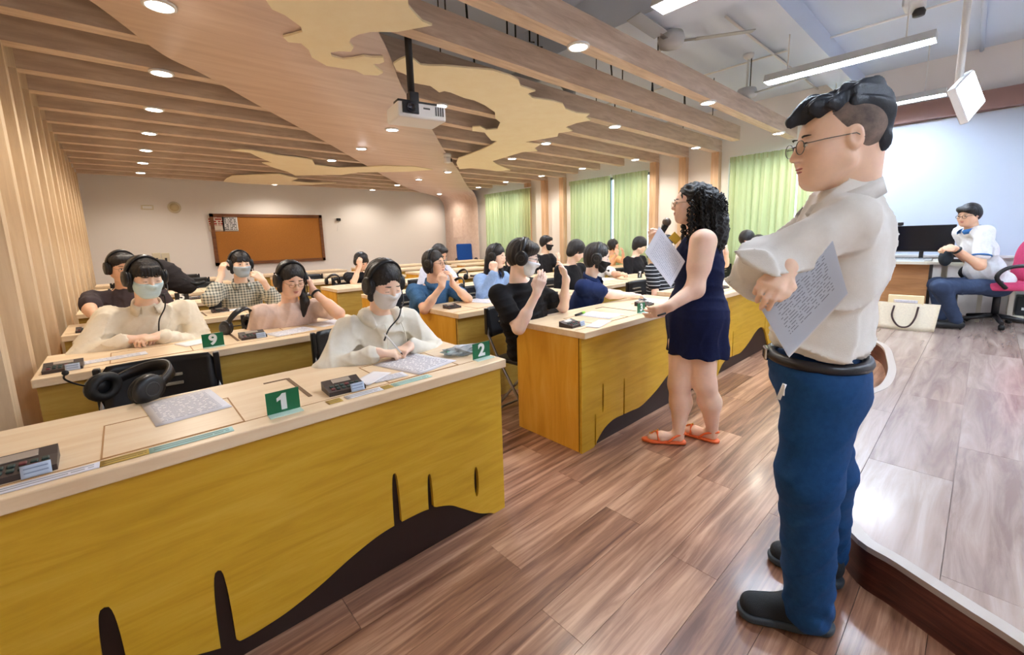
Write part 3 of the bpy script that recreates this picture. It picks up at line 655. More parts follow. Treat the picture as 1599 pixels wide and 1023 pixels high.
# paper strips stuck along the front edges of the two front desks
def strip(d, x, w, col, nm='edge_label'):
    m = printed('strip_%d_%d_%d' % col, col, tuple(int(c*0.72) for c in col), 14, 3, (0.05, 0.95), (0.15, 0.9))
    sheet(nm, w, 0.042, Matrix.Identity(3), (x, 0.022, DZ+0.0016), m, d, 0.0006)
dA, dB = DESKS['A', 0], DESKS['B', 0]
strip(dA, 0.14, 0.22, (240, 238, 246)); strip(dA, 0.30, 0.10, (206, 172, 84), 'edge_tape'); strip(dA, 0.45, 0.20, (198, 232, 226)); strip(dA, 0.86, 0.05, (206, 172, 84), 'edge_tape')
strip(dA, 0.97, 0.14, (240, 240, 244)); strip(dA, 1.06, 0.04, (206, 172, 84), 'edge_tape'); strip(dA, 1.17, 0.17, (198, 232, 222))
# ---- standing number signs
def one_mesh(h):
    q = [(-0.10, -0.36), (0.13, -0.36), (0.13, 0.38), (-0.03, 0.38), (-0.12, 0.28), (-0.26, 0.20), (-0.26, 0.04), (-0.10, 0.12)]
    return MB().prism([(a*h, b*h) for a, b in q], 0, 0.0008, (), Matrix.Translation((0, -0.0025, h*0.5)) @ Matrix(((1, 0, 0), (0, 0, -1), (0, 1, 0))).to_4x4()).mesh('numeral')
def sign(px, py, z, num, yaw, lab, w=0.102, h=0.076, m=GREEN):
    p = atz(px, py, z); t = empty('number_sign', p, yaw); tag(t, lab, 'sign', 'desk number signs')
    MB().box((0, 0, h/2), (w, 0.003, h)).build('face_plate', m, t); MB().box((0, -0.02, 0.001), (w, 0.04, 0.002)).build('foot', mat('clear_acrylic', (214, 240, 228), 0.1), t)
    me = one_mesh(h) if num == '1' else text_mesh(num, h*1.05, Matrix(((1, 0, 0), (0, 0, -1), (0, 1, 0))), (0, -0.0025, h*0.5)); me.materials.append(WPLAST)
    link('numeral', me, t); return t
sign(444, 643, DZ, '1', 0.0, 'green sign with white number 1 on the nearest desk')
sign(752, 559, DZ, '2', 0.0, 'green sign with white number 2 at the corner of the nearest desk')
sign(334, 541, DZ, '9', 0.0, 'green sign with white number 9 on the second-row desk')
sign(1001, 488, DZ, '3', 0.0, 'green sign with white number 3 beside the standing woman\'s hand', 0.10, 0.07)
sign(285, 470, DZ, '5', 0.0, 'dark sign with white number 5 behind the woman in the cream shirt', 0.12, 0.09, BLACK)
sign(999, 434, DZ, '7', 0.0, 'small black sign with white number left of the raised paper', 0.10, 0.09, BLACK)
# ---- interpreter consoles
CON = None
KEY = mat('console_key', (40, 62, 58), 0.5); SCRN = mat('console_screen', (178, 164, 150), 0.25); CASE = mat('console_case', (60, 48, 46), 0.45); KEYR = mat('console_key_red', (110, 46, 52), 0.5)
def console(p, yaw, lab, card=True, s=1.0):
    t = empty('interpreter_console', p, yaw); tag(t, lab, 'console', 'intercom consoles on the desks')
    b = MB(); s *= 0.68; w_, d_ = 0.10*s, 0.075*s
    b.prism([(-d_, 0), (d_, 0), (d_, 0.05*s), (0.2*d_, 0.034*s), (-d_, 0.022*s)], -w_, w_, (), Matrix(((0, 0, 1), (1, 0, 0), (0, 1, 0))))
    b.build('case', CASE, t)
    def top(y): return (0.034+(0.016)*(y-0.2*0.075)/(0.8*0.075) if y > 0.015 else 0.022+0.012*(y+0.075)/(1.2*0.075))*s
    MB().box((0, 0.045*s, top(0.045)+0.001), (0.10*s, 0.04*s, 0.003), Rx(0.26)).build('display', SCRN, t)
    for i in range(6):
        for j in range(2):
            y = (-0.045+0.035*j)*s; MB().rbox(((-0.07+0.028*i)*s, y, top(y/s)+0.002), (0.02*s, 0.022*s, 0.006), 0.002, Rx(0.13), 1).build('key', KEYR if (i+j) % 4 == 0 else KEY, t)
    if card: sheet('name_card', 0.075*s, 0.032, Matrix(((1, 0, 0), (0, 0.3, -0.95), (0, 0.95, 0.3))), (0.05*s, -0.085*s, 0.017), printed('card_print', (206, 220, 240), (150, 166, 196), 5, 3, (0.1, 0.9), (0.15, 0.85), 0.6, 0.3), t)
    return t
def deskp(px, py): return atz(px, py, DZ)
PIc = PI
console(deskp(30, 738), 0.03, 'dark console at the very left end of the nearest desk', True, 1.05)
console(deskp(537, 608), -0.05, 'dark console with a blue card between the number 1 sign and the hands', True)
console(deskp(100, 577), 0.0, 'dark console with white card at the wall end of the second-row desk', True)
console(deskp(395, 527), 0.0, 'dark console next to the headset lying by the number 9 sign', True)
console(deskp(893, 509), 0.1, 'flat dark console at the corner of the desk with the orange end panel', True)
console(deskp(1006, 477), 0.1, 'flat dark console behind the number 3 sign', False)
console(deskp(138, 517), 0.0, 'small dark console on the third-row desk by the wall', True, 0.9)
for (x, y, lab) in ((344, 487, 'small console on the desk in front of the plaid shirt'), (706, 481, 'dark console on the desk in front of the denim shirt'), (305, 467, 'tiny console on a back desk right of the number 5 sign'), (284, 454, 'tiny console on the next desk behind the number 5 sign'), (480, 462, 'small console on a back desk beyond the beige shirt'), (1128, 450, 'console with red keys on the desk behind the standing woman'), (742, 432, 'small console on a back desk behind the denim shirt'), (945, 428, 'small console by the white sleeve behind the black mask')):
    console(deskp(x, y), 0.0, lab, False, 0.9)
# ---- sheets of paper on the desks
def desk_paper(px, py, yaw, lab, w=0.21, h=0.297, m=PRINT, k=0):
    p = deskp(px, py); tag(sheet('paper_sheet', w, h, Rz(yaw), (p[0], p[1], DZ+0.002+0.0012*k), m), lab, 'paper', 'papers on the desks')
desk_paper(290, 634, 0.10, 'printed sheet under the headset by the empty black chair')
desk_paper(648, 567, 0.25, 'printed sheet under the hands of the woman in the hoodie', 0.24, 0.30)
desk_paper(580, 592, 0.55, 'folded white leaflet beside the console with the blue card', 0.16, 0.09, PAPER, 3)
desk_paper(608, 590, -0.1, 'second half of the white leaflet by the printed sheet', 0.14, 0.07, PRINT, 1)
desk_paper(305, 535, 0.3, 'white sheet beside the number 9 sign', 0.16, 0.16, PAPER)
desk_paper(455, 518, 0.2, 'printed sheet below the hand of the woman in beige', 0.26, 0.17, PRINT)
desk_paper(512, 505, 0.3, 'blank sheet at the right end of the second-row desk', 0.21, 0.2, PAPER)
desk_paper(175, 560, 0.1, 'narrow printed strip on the desk before the woman in the cream shirt', 0.28, 0.09, PRINT)
desk_paper(752, 470, 0.2, 'white sheet on the desk before the denim shirt', 0.21, 0.297, PRINT)
desk_paper(937, 492, 0.1, 'printed sheet beside the green marker', 0.21, 0.26, PRINT)
desk_paper(935, 506, 0.3, 'white sheet partly under the flat console', 0.25, 0.09, PAPER, 1)
desk_paper(1022, 470, 0.0, 'white sheet by the standing woman\'s wrist', 0.2, 0.25, PAPER)
desk_paper(1150, 441, 0.3, 'sheet on the desk under the standing man\'s elbow', 0.3, 0.3, PAPER)
desk_paper(365, 484, 0.1, 'white sheet before the plaid shirt', 0.24, 0.14, PAPER)
desk_paper(940, 436, 0.1, 'white sheet right of the navy shoulder', 0.3, 0.28, PAPER)
# crumpled clear bag with green cap by the number 2 sign
p = deskp(722, 552); t = empty('plastic_bag', p); tag(t, 'crumpled clear plastic bag beside the number 2 sign', 'bag')
rnd = random.Random(5); bm = bmesh.new(); bmesh.ops.create_icosphere(bm, subdivisions=3, radius=1)
for v in bm.verts:
    k = 1+0.22*math.sin(9*v.co.x+4*v.co.y)+0.16*rnd.uniform(-1, 1); v.co = Vector((v.co.x*0.095*k, v.co.y*0.055*k, max(0.001, 0.018+v.co.z*0.022*k)))
me = bpy.data.meshes.new('film'); bm.to_mesh(me); bm.free(); me.materials.append(mat('clear_film', (226, 236, 242), 0.12, trans=0.55)); link('film', me, t)
MB().lathe([(0.013, 0), (0.014, 0.012), (0.006, 0.014)], (-0.075, 0.02, 0.012), 12, Ry(1.2)).build('cap', mat('mint_plastic', (120, 214, 180), 0.4), t)
MB().rbox((0.0, 0.0, 0.02), (0.06, 0.035, 0.02), 0.004, Rz(0.4)).build('contents', mat('blue_grey', (128, 146, 176), 0.5), t)
p = deskp(905, 492); t = empty('marker_pen', p, 0.2); tag(t, 'black and lime green marker on the desk near the white mask', 'pen')
MB().tube([(-0.06, 0, 0.009), (0.03, 0, 0.009)], 0.008, 8).build('barrel', BLACK, t); MB().tube([(0.03, 0, 0.009), (0.075, 0, 0.009)], 0.0095, 8).build('cap', mat('lime', (150, 214, 60), 0.4), t)
p = deskp(1004, 469); t = empty('earphones', p); tag(t, 'small grey earphones on the desk behind the number 3 sign', 'earphones')
MB().torus((0, 0, 0.006), 0.03, 0.004, None, 16, 6).build('cable_loop', DGREY, t); MB().ball((0.035, 0.01, 0.01), 0.011).build('earpiece', STEEL, t); MB().ball((-0.03, 0.015, 0.01), 0.011).build('earpiece', STEEL, t)
# ================================================================== PEOPLE: smooth-union surfaces meshed by surface nets
f32 = np.float32
class SDF:
    """list of rounded cones / ellipsoids joined (or cut) with smooth unions; world coordinates"""
    def __init__(s): s.ops = []; s.disp = None
    def cone(s, a, b, ra, rb, k=0.02, op='u'):
        a, b = np.array(a, f32), np.array(b, f32); s.ops.append((op, 'c', (a, b, ra, rb), k, (a+b)/2, np.linalg.norm(b-a)/2+max(ra, rb))); return s
    def chain(s, pts, rs, k=0.02):
        for i in range(len(pts)-1): s.cone(pts[i], pts[i+1], rs[i], rs[i+1], k)
        return s
    def ell(s, c, r, M=None, k=0.02, op='u'):
        c = np.array(c, f32); r = np.array(r, f32); M = np.eye(3, dtype=f32) if M is None else np.array(M, f32)
        s.ops.append((op, 'e', (c, r, M), k, c, float(max(r)))); return s
    def half(s, p, nrm, k=0.004):
        """keep only the side the normal points away from"""
        nrm = np.array(nrm, f32); nrm = nrm/np.linalg.norm(nrm); s.ops.append(('s', 'h', (np.array(p, f32), -nrm), k, None, 0)); return s
    def prim(s, kind, q, P):
        if kind == 'c':
            a, b, ra, rb = q; ba = b-a; L = float(ba @ ba)+1e-12; h = np.clip((P-a) @ ba/L, 0, 1)
            return np.sqrt(((P-a-h[:, None]*ba)**2).sum(1)).astype(f32)-(ra+(rb-ra)*h)
        if kind == 'e':
            c, r, M = q; X = (P-c) @ M; k0 = np.sqrt(((X/r)**2).sum(1))+1e-9; k1 = np.sqrt(((X/(r*r))**2).sum(1))+1e-9
            return k0*(k0-1)/k1
        p, nn = q; return (P-p) @ nn
    def __call__(s, P, ctr=None, idx=None, rad=0.0):
        d = np.full(len(P), 0.5, f32)
        for op, kind, q, k, bc, br in s.ops:
            if ctr is not None and bc is not None:
                m = (np.linalg.norm(ctr-bc, axis=1) < br+rad+2*k+0.02)
                sel = np.nonzero(m[idx])[0]
                if len(sel) == 0: continue
            else: sel = slice(None)
            e = s.prim(kind, q, P[sel]); dd = d[sel]
            if op == 's': e = -e; h = np.clip(0.5-0.5*(dd-e)/k, 0, 1); d[sel] = dd+(e-dd)*h+k*h*(1-h)
            else: h = np.clip(0.5+0.5*(dd-e)/k, 0, 1); d[sel] = dd+(e-dd)*h-k*h*(1-h)
        if s.disp is not None: d = d+s.disp(P).astype(f32)
        return d
def nets(sdf, h, extra=0.0):
    """surface nets over blocks that touch the surface; returns verts (N,3), quads (M,4)"""
    lo = np.min([o[4]-o[5] for o in sdf.ops if o[0] == 'u'], axis=0)-0.03-extra; hi = np.max([o[4]+o[5] for o in sdf.ops if o[0] == 'u'], axis=0)+0.03+extra
    B = 8; nb = np.ceil((hi-lo)/(h*B)).astype(int)+1; N = nb*B+1
    ii = np.stack(np.meshgrid(*[np.arange(k) for k in nb], indexing='ij'), -1).reshape(-1, 3)
    cen = (lo+(ii+0.5)*B*h).astype(f32)
    dc = sdf(cen); hd = 0.5*B*h*1.75
    act = np.nonzero(np.abs(dc) < hd*1.25+0.012)[0]
    V = np.empty(tuple(N), f32)
    sign = np.where(dc < 0, -1.0, 1.0).reshape(nb)
    V[:-1, :-1, :-1] = np.repeat(np.repeat(np.repeat(sign, B, 0), B, 1), B, 2); V[-1] = 1; V[:, -1] = 1; V[:, :, -1] = 1
    g = np.stack(np.meshgrid(*[np.arange(B+1)]*3, indexing='ij'), -1).reshape(-1, 3)
    ctr = cen[act]
    gi = (ii[act]*B)[:, None, :]+g[None]; gi = gi.reshape(-1, 3)
    P = (lo+gi*h).astype(f32); bidx = np.repeat(np.arange(len(act)), len(g))
    V[gi[:, 0], gi[:, 1], gi[:, 2]] = sdf(P, ctr, bidx, hd)
    S = V < 0
    c = np.zeros(tuple(N-1), np.int8)
    for a in (0, 1):
        for b in (0, 1):
            for d in (0, 1): c += S[a:N[0]-1+a, b:N[1]-1+b, d:N[2]-1+d]
    cell = np.stack(np.nonzero((c > 0) & (c < 8)), -1)
    ids = np.full(tuple(N-1), -1, np.int32); ids[cell[:, 0], cell[:, 1], cell[:, 2]] = np.arange(len(cell))
    acc = np.zeros((len(cell), 3)); cnt = np.zeros(len(cell))
    offs = [(0,0,0),(1,0,0),(0,1,0),(1,1,0),(0,0,1),(1,0,1),(0,1,1),(1,1,1)]
    val = [V[cell[:, 0]+o[0], cell[:, 1]+o[1], cell[:, 2]+o[2]] for o in offs]
    for i, j in ((0,1),(2,3),(4,5),(6,7),(0,2),(1,3),(4,6),(5,7),(0,4),(1,5),(2,6),(3,7)):
        m = (val[i] < 0) != (val[j] < 0); t = np.zeros(len(cell)); t[m] = val[i][m]/(val[i][m]-val[j][m])
        pt = np.array(offs[i])+t[:, None]*(np.array(offs[j])-np.array(offs[i])); acc[m] += pt[m]; cnt[m] += 1
    vert = lo+(cell+acc/np.maximum(cnt, 1)[:, None])*h
    Q = []
    for ax in range(3):
        u, w_ = (ax+1) % 3, (ax+2) % 3
        sl0 = [slice(1, N[k]-1) for k in range(3)]; sl1 = list(sl0); sl0[ax] = slice(0, N[ax]-1); sl1[ax] = slice(1, N[ax])
        A, Bq = S[tuple(sl0)], S[tuple(sl1)]
        e = np.stack(np.nonzero(A != Bq), -1); fl_ = A[A != Bq]
        base = e.copy(); base[:, u] += 1; base[:, w_] += 1
        def cid(du, dw):
            q = base.copy(); q[:, u] -= du; q[:, w_] -= dw; return ids[q[:, 0], q[:, 1], q[:, 2]]
        a, b, d, e4 = cid(1, 1), cid(0, 1), cid(0, 0), cid(1, 0)
        q = np.stack([a, b, d, e4], -1); q[~fl_] = q[~fl_][:, ::-1]
        Q.append(q)
    Q = np.concatenate(Q); Q = Q[(Q >= 0).all(1)]
    return vert, Q
def sdf_obj(sdf, h, name, m, parent, relax=1):
    v, q = nets(sdf, h)
    if relax:
        for _ in range(relax):
            s = np.zeros_like(v); c = np.zeros(len(v))
            for i in range(4):
                np.add.at(s, q[:, i], v[q[:, (i+1) % 4]]); np.add.at(s, q[:, i], v[q[:, (i+3) % 4]]); np.add.at(c, q[:, i], 2)
            ok = c > 0; v[ok] = v[ok]*0.45+0.55*s[ok]/c[ok][:, None]
    loc = np.array(parent_origin(parent)); v = v-loc
    me = bpy.data.meshes.new(name)
    me.vertices.add(len(v)); me.vertices.foreach_set('co', v.astype(f32).ravel())
    me.loops.add(len(q)*4); me.loops.foreach_set('vertex_index', q.astype(np.int32).ravel())
    me.polygons.add(len(q)); me.polygons.foreach_set('loop_start', np.arange(0, len(q)*4, 4, dtype=np.int32))
    me.polygons.foreach_set('use_smooth', np.ones(len(q), bool)); me.update(); me.validate()
    me.materials.append(m)
    return link(name, me, parent)
def parent_origin(p):
    o = np.zeros(3)
    while p is not None: o = o+np.array(p.location); p = p.parent
    return o
def nrm(v): v = np.array(v, float); return v/(np.linalg.norm(v)+1e-12)
def wrinkle(amp, seed, sc=1.0):
    r = np.random.RandomState(seed); K = [(nrm(r.randn(3))*r.uniform(60, 130)*sc, r.uniform(0, 6)) for _ in range(5)]; W_ = [(nrm(r.randn(3))*r.uniform(8, 14)*sc, r.uniform(0, 6)) for _ in range(3)]
    def f(P):
        wv = sum(np.sin(P @ k.astype(f32)+p) for k, p in W_); g = 0
        for k, p in K[:3]: g = g+(1-np.abs(np.sin(0.5*(P @ k.astype(f32))+p+1.2*wv)))**2.2*(0.5+0.5*np.sin(P @ W_[1][0].astype(f32)*0.8+p*2))
        return -amp*1.6*g+amp*0.6
    return f
SKIN = {}
def skin(tone):
    if tone not in SKIN: SKIN[tone] = mat('skin_%d_%d_%d' % tone, tone, 0.5, sss=0.12, spec=0.35, noise=(tuple(min(255, int(c*1.03)) for c in tone), 40, (1, 1, 1)))
    return SKIN[tone]
FAIR, MID_, TAN, PALE = (246, 210, 186), (238, 196, 168), (226, 180, 150), (250, 218, 200)
HAIRM = mat('black_hair', (20, 17, 18), 0.42, noise=((34, 29, 30), 30, (6, 6, 1)), bump=0.25, bscale=120)
HAIRB = mat('dark_brown_hair', (30, 22, 20), 0.42, noise=((48, 36, 32), 30, (6, 6, 1)), bump=0.25, bscale=120)
EYEW = mat('eye_white', (232, 228, 224), 0.2); IRIS = mat('iris_dark', (28, 18, 14), 0.15); BROW = mat('brow_hair', (34, 26, 24), 0.7); LIPS = mat('lips', (188, 104, 98), 0.4)
def cloth(name, col, c2=None, sc=40, rough=0.85): return mat('cloth_'+name, col, rough, noise=((c2 or tuple(min(255, int(c*1.06)+2) for c in col)), sc, (1, 1, 1)), bump=0.15, bscale=420, spec=0.25)
class Head:
    """frame: x = person's right, y = forward (face), z = up; origin between the eyes inside the head"""
    def __init__(s, c, fwd, up=(0, 0, 1), sc=0.94):
        f = nrm(fwd); r = nrm(np.cross(f, up)); u = np.cross(r, f); s.M = np.stack([r, f, u], 1); s.c = np.array(c, float); s.s = sc
    def __call__(s, x, y, z): return s.c+s.M @ (np.array([x, y, z], float)*s.s)
    def e(s, S, c, r, k=0.02, op='u', M=None): S.ell(s(*c), [q*s.s for q in r], s.M if M is None else s.M @ np.array(M), k*s.s, op)
    def cn(s, S, a, b, ra, rb, k=0.02, op='u'): S.cone(s(*a), s(*b), ra*s.s, rb*s.s, k*s.s, op)
    def sd(s, S, detail=True, fem=True):
        s.e(S, (0, -0.022, 0.032), (0.077, 0.098, 0.086), 0.02)
        s.e(S, (0, 0.022, -0.030), (0.062, 0.066, 0.084), 0.04)
        s.e(S, (0, 0.050, -0.092), (0.030 if fem else 0.036, 0.030, 0.026), 0.045)
        for q in (-1, 1):
            s.e(S, (q*0.036, 0.052, -0.032), (0.028, 0.028, 0.032), 0.03)
            s.cn(S, (q*0.058, 0.0, -0.06), (q*0.026, 0.052, -0.098), 0.018 if fem else 0.022, 0.016, 0.03)
            if detail:
                s.e(S, (q*0.031, 0.098, 0.001), (0.018, 0.017, 0.011), 0.014, 's')
                s.e(S, (q*0.0305, 0.076, 0.0), (0.016, 0.014, 0.0125), 0.005)
                s.e(S, (q*0.077, -0.012, -0.004), (0.010, 0.020, 0.032), 0.006); s.e(S, (q*0.086, -0.008, 0.0), (0.007, 0.011, 0.019), 0.006, 's')
        if detail:
            s.cn(S, (0, 0.084, 0.010), (0, 0.104, -0.030), 0.007, 0.0105, 0.014)
            for q in (-1, 1): s.e(S, (q*0.0115, 0.094, -0.033), (0.0085, 0.010, 0.0075), 0.006)
            s.e(S, (0, 0.084, -0.0585), (0.021, 0.011, 0.0055), 0.008); s.e(S, (0, 0.082, -0.0695), (0.018, 0.011, 0.0065), 0.008)
def face_bits(hd, P, body, detail, mouth=True, lookdown=False):
    def obj(mb, nm, m): o = mb.build(nm, m, body); o.location = tuple(-parent_origin(body)); return o
    M3 = Matrix(hd.M.tolist())
    for q in (-1, 1):
        c = hd(q*0.0305, 0.0805, -0.0005 if not lookdown else -0.004)
        if detail:
            if not lookdown:
                obj(MB().ball(c, [0.0125*hd.s, 0.0105*hd.s, 0.0062*hd.s], M3, 12, 8), 'eye', EYEW)
                obj(MB().ball(hd(q*0.0305, 0.0868, -0.0005), [0.0058*hd.s, 0.0048*hd.s, 0.0058*hd.s], M3, 10, 6), 'iris', IRIS)
            obj(MB().tube([hd(q*(0.030+dx), 0.0905-abs(dx)*0.42-(0.002 if lookdown else 0), 0.0065-2.2*dx*dx*20*0.3-(0.011 if lookdown else 0)) for dx in (-0.014, -0.007, 0, 0.007, 0.014)], [0.0006, 0.0014, 0.0016, 0.0014, 0.0008], 5), 'eyelash_line', IRIS)
            obj(MB().tube([hd(q*(0.031+dx), 0.092-abs(dx+0.004)*0.55, 0.0215+0.003*math.cos(dx*70)) for dx in (-0.017, -0.008, 0, 0.009, 0.018)], [0.0012, 0.0028, 0.003, 0.0024, 0.001], 5), 'eyebrow', BROW)
        else: obj(MB().ball(c, [0.013*hd.s, 0.012*hd.s, 0.006*hd.s], M3, 8, 6), 'eye', IRIS)
    if mouth:
        mb = MB()
        mb.ball(hd(0, 0.0885, -0.0595), [0.020*hd.s, 0.0085*hd.s, 0.0042*hd.s], M3, 12, 6); mb.ball(hd(0, 0.0865, -0.068), [0.017*hd.s, 0.009*hd.s, 0.005*hd.s], M3, 12, 6)
        obj(mb, 'lips', LIPS)
def two_bone(a, t, l1, l2, pole):
    a, t = np.array(a, float), np.array(t, float); d = np.linalg.norm(t-a)
    if d > (l1+l2)*0.995: t = a+(t-a)/d*(l1+l2)*0.995; d = (l1+l2)*0.995
    d = max(d, abs(l1-l2)+0.02)
    n = (t-a)/np.linalg.norm(t-a); x = (l1*l1-l2*l2+d*d)/(2*d); h = math.sqrt(max(l1*l1-x*x, 1e-6))
    p = np.array(pole, float); p = nrm(p-n*(p@n)); return a+n*x+p*h, t
def hand(S, w, d, n, side, curl=0.5, sc=1.0, spread=0.12, thumb=0.5, point=False):
    """w wrist, d finger direction, n back-of-hand normal, side=+1 thumb towards +x where x = d x n; fingers are chains rooted in the palm"""
    d = nrm(d); n = nrm(n-d*(np.dot(n, d))); x = np.cross(d, n)*side; q = 0.092*sc
    S.cone(w, w+d*0.02*sc, 0.024*sc, 0.024*sc, 0.02)
    for t in (-0.026, -0.009, 0.009, 0.025): S.cone(w+d*0.022*sc+x*t*0.62*sc, w+d*q*0.92+x*t*sc, 0.0135*sc, 0.0112*sc, 0.010)
    L = [(0.026, 0.072), (0.009, 0.080), (-0.009, 0.074), (-0.025, 0.058)]
    for i, (t, l) in enumerate(L):
        c = curl*(1+0.10*i); p = w+d*q*0.94*(1-0.05*abs(i-1))+x*t*sc; a = 0.0
        dd = nrm(d+x*(t*spread*16)); r = 0.0088*sc
        for j, (fr, ca) in enumerate(((0.46, 0.75), (0.30, 1.15), (0.24, 0.8))):
            a += c*ca if not (point and i == 0) else 0.12
            v = dd*math.cos(a)-n*math.sin(a); p2 = p+v*l*fr*sc
            S.cone(p, p2, r, r*0.91, 0.0035 if j == 0 else 0.003); p = p2; r *= 0.91
    b = w+d*0.022*sc+x*0.020*sc; m1 = b+(d*0.55+x*(0.75-0.35*thumb)-n*0.35*thumb)*0.043*sc; m2 = m1+(d*0.85+x*(0.35-0.6*thumb)-n*0.25*thumb)*0.034*sc; m3 = m2+(d*0.9-x*0.25*thumb-n*0.3*thumb)*0.026*sc
    S.chain([b, m1, m2, m3], [0.0145*sc, 0.0115*sc, 0.0100*sc, 0.0082*sc], 0.008)
# ---------------------------------------------------------------- headset (a thing of its own)
def collar_band(nb, b, rt, R, root, m, hb=0.045, low=0.05, gap=0.45, nm='collar'):
    """folded shirt collar: a band around the neck, higher at the back, points at the front"""
    v = []; N = 28
    for i in range(N+1):
        a = -PI+gap+(2*PI-2*gap)*i/N; ca, sa = math.cos(a), math.sin(a)      # a=0 is the nape
        fr = 0.5-0.5*ca; d = -b*ca*0.92+rt*sa
        up_ = np.array([0, 0, 1.0]); zt = hb*(1-0.95*fr)-0.012*fr; pt = 1.0 if 0.03 < i/N < 0.97 else 0.4
        for (rr, z) in ((R*1.0, zt-0.045), (R*0.98, zt), (R*1.07, zt+0.002), (R*(1.22+0.12*fr), zt-low*(0.75+0.35*fr)*pt), (R*(1.12+0.12*fr), zt-low*(0.7+0.35*fr)*pt)): v.append(nb+d*rr+b*fr*0.022+up_*z)
    f = [(i*5+k, i*5+k+1, i*5+6+k, i*5+5+k) for i in range(N) for k in range(4)]
    o = MB().add(v, f, True).build(nm, m, root); o.location = tuple(-parent_origin(root)); return o
def headset(M, c, lab, sc=0.94, boom=1, cord=None, lying=False, wide=1.0):
    c = np.array(c, float); t = empty('headset', tuple(c)); tag(t, lab, 'headset', 'black headsets')
    def g(x, y, z): return Vector(tuple(M @ (np.array([x, y, z])*sc)))
    M3 = Matrix(M.tolist())
    R = 0.098*wide
    arc = [g(R*math.cos(a), -0.012, 0.012+ (R+0.022)*math.sin(a)) for a in np.linspace(-0.05, PI+0.05, 19)]
    bm_ = MB(); v = []
    for i, a in enumerate(np.linspace(-0.05, PI+0.05, 19)):
        w_ = 0.012+0.008*math.sin(a)
        for dy, dr in ((-w_, -0.005), (w_, -0.005), (w_, 0.006), (-w_, 0.006)): v.append(g((R+dr)*math.cos(a), -0.012+dy, 0.012+(R+0.024+dr)*math.sin(a)))
    bm_.add(v, [(i*4+k, i*4+(k+1) % 4, i*4+4+(k+1) % 4, i*4+4+k) for i in range(18) for k in range(4)], True)
    bm_.build('headband', BLACK, t)
    for s in (-1, 1):
        Mc = M3 @ Matrix(((0, 0, s), (0, 1, 0), (-s, 0, 0)))
        cc = g(s*0.083*wide, -0.006, -0.006)
        cup = MB().lathe([(0.028*sc, 0.030*sc), (0.042*sc, 0.027*sc), (0.046*sc, 0.016*sc), (0.046*sc, 0.008*sc)], cc, 20, Mc @ Matrix.Diagonal((1.12, 1.0, 1))).build('ear_cup', BLACK, t)
        MB().torus(cc+M3 @ Vector((s*0.002*sc, 0, 0)), 0.033*sc, 0.014*sc, Mc, 20, 8, 1.15, 1.0).build('cushion', BLACK2, t)
        rg = MB().torus(cc+M3 @ Vector((s*0.029*sc, 0, 0)), 0.022*sc, 0.003*sc, Mc, 18, 6).build('trim_ring', DGREY, cup)
    if boom:
        s = boom; pts = smooth_line([g(s*0.098, 0.0, -0.02), g(s*0.098, 0.04, -0.055), g(s*0.080, 0.085, -0.085), g(s*0.045, 0.115, -0.092)], 4)
        MB().tube(pts, 0.0032, 6).build('microphone_boom', BLACK, t); MB().ball(pts[-1], 0.0095).build('microphone', BLACK2, t)
        if cord is not None:
            a = pts[2]; e = Vector(tuple(np.array(cord)-c)); e0 = g(s*0.06, 0.10, -0.10)
            MB().tube(smooth_line([e0, (e0*2+e)/3+Vector((0.01, -0.01, 0.0)), (e0+e*2)/3+Vector((-0.006, 0.0, 0)), e], 5), 0.0036, 6).build('cord', BLACK2, t)
    return t
def mask(hd, col, parent, name='face_mask', loops=True):
    S = SDF(); hd.sd(S, False); hd.cn(S, (0, 0.084, 0.006), (0, 0.102, -0.030), 0.010, 0.016, 0.03)
    for i, o in enumerate(S.ops):      # swell the face a little
        op, kd, q, k, bc, br = o
        q = (q[0], q[1], q[2]+0.004, q[3]+0.004) if kd == 'c' else (q[0], q[1]+f32(0.0045), q[2])
        S.ops[i] = (op, kd, q, k, bc, br+0.0065)
    S.half(hd(0, 0.05, -0.016), hd.M @ np.array([0, 0.12, 1.0]), 0.004)
    S.half(hd(0, 0.02, -0.112), hd.M @ np.array([0, -0.5, -1.0]), 0.004)
    S.half(hd(0, 0.012, -0.05), hd.M @ np.array([0, -1.0, -0.25]), 0.004)
    S.disp = lambda P: 0.0006*np.sin((P-hd.c.astype(f32)) @ hd.M[:, 2].astype(f32)*420)
    o = sdf_obj(S, 0.0045, name, mat('mask_%d_%d_%d' % col, col, 0.8, bump=0.1, bscale=300), parent)
    if loops:
        for q in (-1, 1):
            mb = MB().tube([hd(q*0.066, 0.02, -0.03), hd(q*0.078, -0.012, -0.012), hd(q*0.083, -0.022, -0.004), hd(q*0.078, -0.014, -0.04), hd(q*0.062, 0.02, -0.078)], 0.0016, 5).build('ear_loop', mat('mask_%d_%d_%d' % col, col), parent); mb.location = tuple(-parent_origin(parent))
    return o
